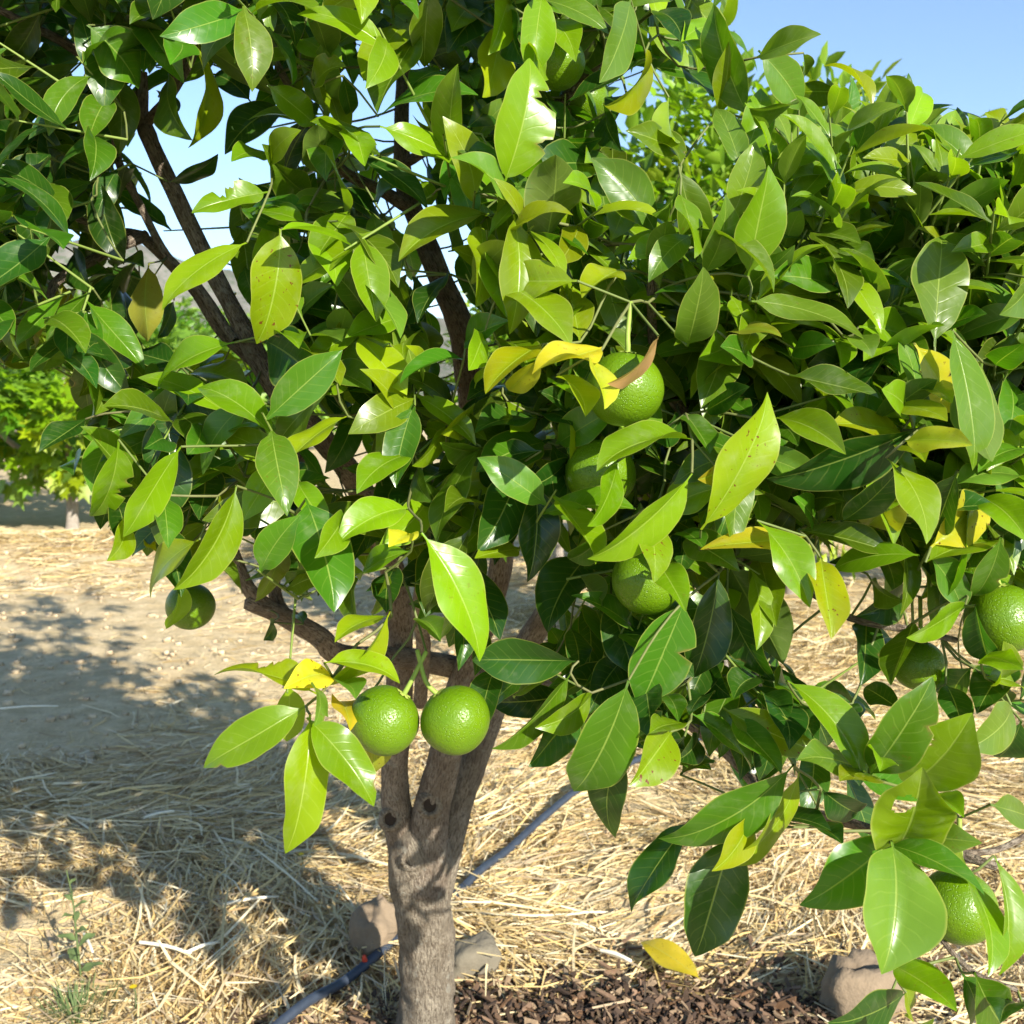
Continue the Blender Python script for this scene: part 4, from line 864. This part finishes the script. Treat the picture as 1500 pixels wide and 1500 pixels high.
def lump(name, P, size, mat, seed, label, cat, rotz=0.0, cut=.25):
    V = []; nr, ns = 14, 22
    for i in range(nr + 1):
        th = math.pi * i / nr
        for k in range(ns):
            a = 2 * math.pi * k / ns; d = np.array([math.sin(th) * math.cos(a), math.sin(th) * math.sin(a), math.cos(th)])
            q = 1 + .5 * noise.noise(tuple(d * 1.2 + seed)) + .16 * noise.noise(tuple(d * 3.5 + seed)) + .04 * noise.noise(tuple(d * 9 + seed))
            m = np.abs(d) ** 3; q *= (m.sum()) ** (-cut / 1.2)          # squares it off a little
            V.append(d * q * np.array(size) * (1 + .22 * np.array([noise.noise(tuple(d * 1.1 + seed + 9 + w_)) for w_ in (0, 3, 6)])))
    Fq = np.array([(i * ns + k, (i + 1) * ns + k, (i + 1) * ns + (k + 1) % ns, i * ns + (k + 1) % ns) for i in range(nr) for k in range(ns)])
    o = add(name, mesh_data(name, V, Fq, mat)); o.location = P; o.rotation_euler = (0, 0, rotz); return tag(o, label, cat)
p = on_ground(1262, 1490); lump('stone', (p[0], p[1], .035), (.075, .055, .085), STONE, 3.3, 'blocky beige stone lying in straw under the low right hand orange', 'stone', .3, .45)
p = on_ground(548, 1408); lump('stone', (p[0], p[1] + .03, .045), (.045, .04, .062), STONE, 8.1, 'rounded brown stone behind the trunk beside the pipe', 'stone', .9)
p = on_ground(690, 1440); lump('stone', (p[0], p[1] + .04, .022), (.045, .04, .036), GREYSTONE, 5.7, 'flat grey stone leaning against the trunk on the bark chips', 'stone', .4, .4)

cb = Bag()
nch = 9500; x = rng.normal(.26, .34, nch); y = 1.70 + rng.normal(0, .135, nch) - .02 * (x > .3)
u8 = np.array([(-1, -1, -1), (1, -1, -1), (1, 1, -1), (-1, 1, -1), (-1, -1, 1), (1, -1, 1), (1, 1, 1), (-1, 1, 1)], float) * .5
q6 = np.array([(0, 3, 2, 1), (4, 5, 6, 7), (0, 1, 5, 4), (1, 2, 6, 5), (2, 3, 7, 6), (3, 0, 4, 7)])
zz = ghv(x, y); pal = np.array([(.10, .060, .036), (.17, .105, .065), (.055, .035, .024), (.24, .165, .10), (.13, .07, .035), (.34, .25, .16)])
for i in range(nch):
    a = rng.uniform(0, 6.3); sz = np.array([.006 + .034 * rng.random() ** 2.2, rng.uniform(.004, .013), rng.uniform(.002, .006)])
    v = u8 * sz * (1 + rng.normal(0, .16, (8, 3))); tl = rng.normal(0, .42, 2); v[[0, 3, 4, 7], 1] *= rng.uniform(.2, 1); v[[1, 2, 5, 6], 1] *= rng.uniform(.2, 1)
    v[:, 2] += v[:, 0] * tl[0] + v[:, 1] * tl[1]
    ca, sa = math.cos(a), math.sin(a); v = np.stack([v[:, 0] * ca - v[:, 1] * sa, v[:, 0] * sa + v[:, 1] * ca, v[:, 2]], 1)
    cb.put(v + [x[i], y[i], zz[i] + .004 + .022 * rng.random()], q6, None, np.append(pal[rng.choice(6, p=[.28, .2, .3, .1, .08, .04])] * rng.uniform(.6, 1.25), 1))
chips = add('bark_chips', cb.mesh('bark_chips', CHIP, smooth=False)); tag(chips, 'dark brown bark chip mulch round the foot of the trunk', 'bark chips', kind='stuff')
# clods on the bare soil
cl = Bag(); nn_ = 4500; x = rng.uniform(-4.5, .3, nn_); y = rng.uniform(2.2, 7.5, nn_); z = ghv(x, y)
for i in range(nn_):
    r = .003 + .017 * rng.random() ** 4; v = u8 * 2 * r * (.75 + rng.uniform(-.25, .25, (8, 3))); v[:, 2] *= .7
    cl.put(v + [x[i], y[i], z[i] + r * .3], q6, None, np.append(np.array([.50, .39, .25]) * rng.uniform(.7, 1.2), 1))
tag(add('soil_clods', cl.mesh('soil_clods', CHIP)), 'crumbs of pale dry soil scattered on the bare ground', 'soil', kind='stuff')

# ------------------------------------------------------------------ irrigation pipe
pp = [on_ground(x_, y_) for x_, y_ in [(330, 1580), (440, 1500), (505, 1450), (565, 1408), (620, 1362), (668, 1328), (705, 1295), (745, 1258), (800, 1215), (862, 1172), (960, 1120), (1080, 1072)]]
Q = catmull([np.append(np.array([p_[0], p_[1], gh(p_[0], p_[1]) + (.040 + .006 * math.sin(i * 1.7))]), .0098) for i, p_ in enumerate(pp)], .02)
V, Fq, uv = tube(Q, 16)
pipe = empty('irrigation_pipe', tuple(Q[0, :3])); tag(pipe, 'slate blue plastic irrigation pipe running past the trunk over straw', 'pipe')
add('hose', mesh_data('hose', V - Q[0, :3], Fq, PIPE, uv), pipe)
ie = int(np.argmin(np.linalg.norm(Q[:, :3] - on_ground(556, 1412, .04), axis=1))); E = Q[ie, :3]
V, Fq, uv = tube(np.array([[0, 0, .008, .0075], [-.002, -.002, .016, .0080], [-.003, -.004, .024, .0062], [-.003, -.004, .031, .0042]]) + [0, 0, 0, 0], 12)
o = add('emitter', mesh_data('emitter', V, Fq, RED, uv), pipe); o.location = E - Q[0, :3]; o.scale = (.7, .7, .7); o['label'] = 'small red plastic drip emitter'

# ------------------------------------------------------------------ weeds, fallen leaf
A = on_ground(1028, 1436, .038); T = on_ground(938, 1380, .046)
V, Fq, uv = leaf_geo(A, T + np.array([0, 0, .004]), .060, np.array([.1, -.45, .9]), bow=.05, fold=.2, wave=.08, nt=22, nu=8, ph=1.0)
o = add('fallen_leaf', mesh_data('fallen_leaf', V - A, Fq, LEAF, uv, np.tile([.58, .46, .03, .5], (len(V), 1)))); o.location = A
tag(o, 'fallen yellow leaf lying where the straw meets the bark chips', 'leaf')
def blade(bag, P, dirv, ln, wd, n=5):
    dirv = unit(dirv); s_ = unit(np.cross(dirv, [0, 0, 1.0]) + 1e-6); V = []
    for i in range(n + 1):
        t = i / n; c = P + dirv * ln * t + np.array([0, 0, -.35 * ln * t * t]); h = wd * .5 * (1 - t) ** .7
        V += [c - s_ * h, c + s_ * h]
    bag.put(np.array(V), np.array([(2 * i, 2 * i + 1, 2 * i + 3, 2 * i + 2) for i in range(n)]))
def tuft(px, py, nb, ln, spread, label):
    P = on_ground(px, py); P[2] = gh(P[0], P[1]) + .005; bag = Bag()
    for k in range(nb):
        a = rng.uniform(0, 6.3); o_ = np.array([math.cos(a), math.sin(a), 0]); blade(bag, P + o_ * rng.uniform(0, spread), o_ * rng.uniform(.2, .9) + np.array([0, 0, 1]), ln * rng.uniform(.5, 1), rng.uniform(.002, .004))
    e = empty('grass_tuft', tuple(P)); tag(e, label, 'grass'); g = add('blades', bag.mesh('blades', WEED, P), e); tag(g, kind='stuff'); return e
tuft(110, 1490, 190, .085, .075, 'short grey green grass tuft growing through the straw by a yellow flower')
P = on_ground(120, 1440); P[2] = gh(P[0], P[1])
e = empty('tall_weed', tuple(P)); tag(e, 'spindly upright weed with small jagged leaves standing in straw', 'weed')
Q = catmull([np.array([0, 0, -.01, .0022]), np.array([-.006, 0, .09, .002]), np.array([-.012, .004, .17, .0016]), np.array([-.020, 0, .235, .001])], .015); V, Fq, uv = tube(Q, 6)
add('stem', mesh_data('stem', V, Fq, WEED, uv), e)
for k in range(12):
    b = Q[2 + int(k * (len(Q) - 4) / 12), :3]; a = k * 2.4; L = .05 * (1 - k / 18)
    dl = unit(np.array([math.cos(a), math.sin(a), .35])); V, Fq, uv = leaf_geo(b, b + dl * L, L * .42, np.array([0, -.3, 1.0]), bow=.1, fold=.2, wave=.2, nt=8, nu=4, ph=k)
    add('weed_leaf', mesh_data('weed_leaf', V, Fq, WEED, uv), e)
P = on_ground(200, 1488); P[2] = gh(P[0], P[1])
def flower(px, py, h):
    P = on_ground(px, py); P[2] = gh(P[0], P[1]) + .03
    e = empty('yellow_flower', tuple(P)); Q = catmull([np.array([0, 0, -.03, .0014]), np.array([.003, 0, h * .5, .0012]), np.array([0, -.003, h, .001])], .01); V, Fq, uv = tube(Q, 6)
    add('stem', mesh_data('stem', V, Fq, WEED, uv), e); c = Q[-1, :3]; V = [c + np.array([0, 0, .003])]
    for k in range(24):
        a = 2 * math.pi * k / 24; r = .0085 if k % 2 else .0058; V.append(c + np.array([math.cos(a) * r, math.sin(a) * r - .001, .002 + r * .25]))
    add('petals', mesh_data('petals', V, np.array([(0, 1 + k, 1 + (k + 1) % 24) for k in range(24)]), PETAL), e); return e
tag(flower(198, 1485, .03), 'tiny bright yellow flower beside the grass tuft', 'flower')
tag(flower(442, 1278, .02), 'tiny yellow flower half buried in shaded straw near the trunk', 'flower')
print('OUT', cnt3, 'HERO', n_hero, 'fill', cnt, cnt2, 'twigs', ntw, 'objs', len(bpy.data.objects))
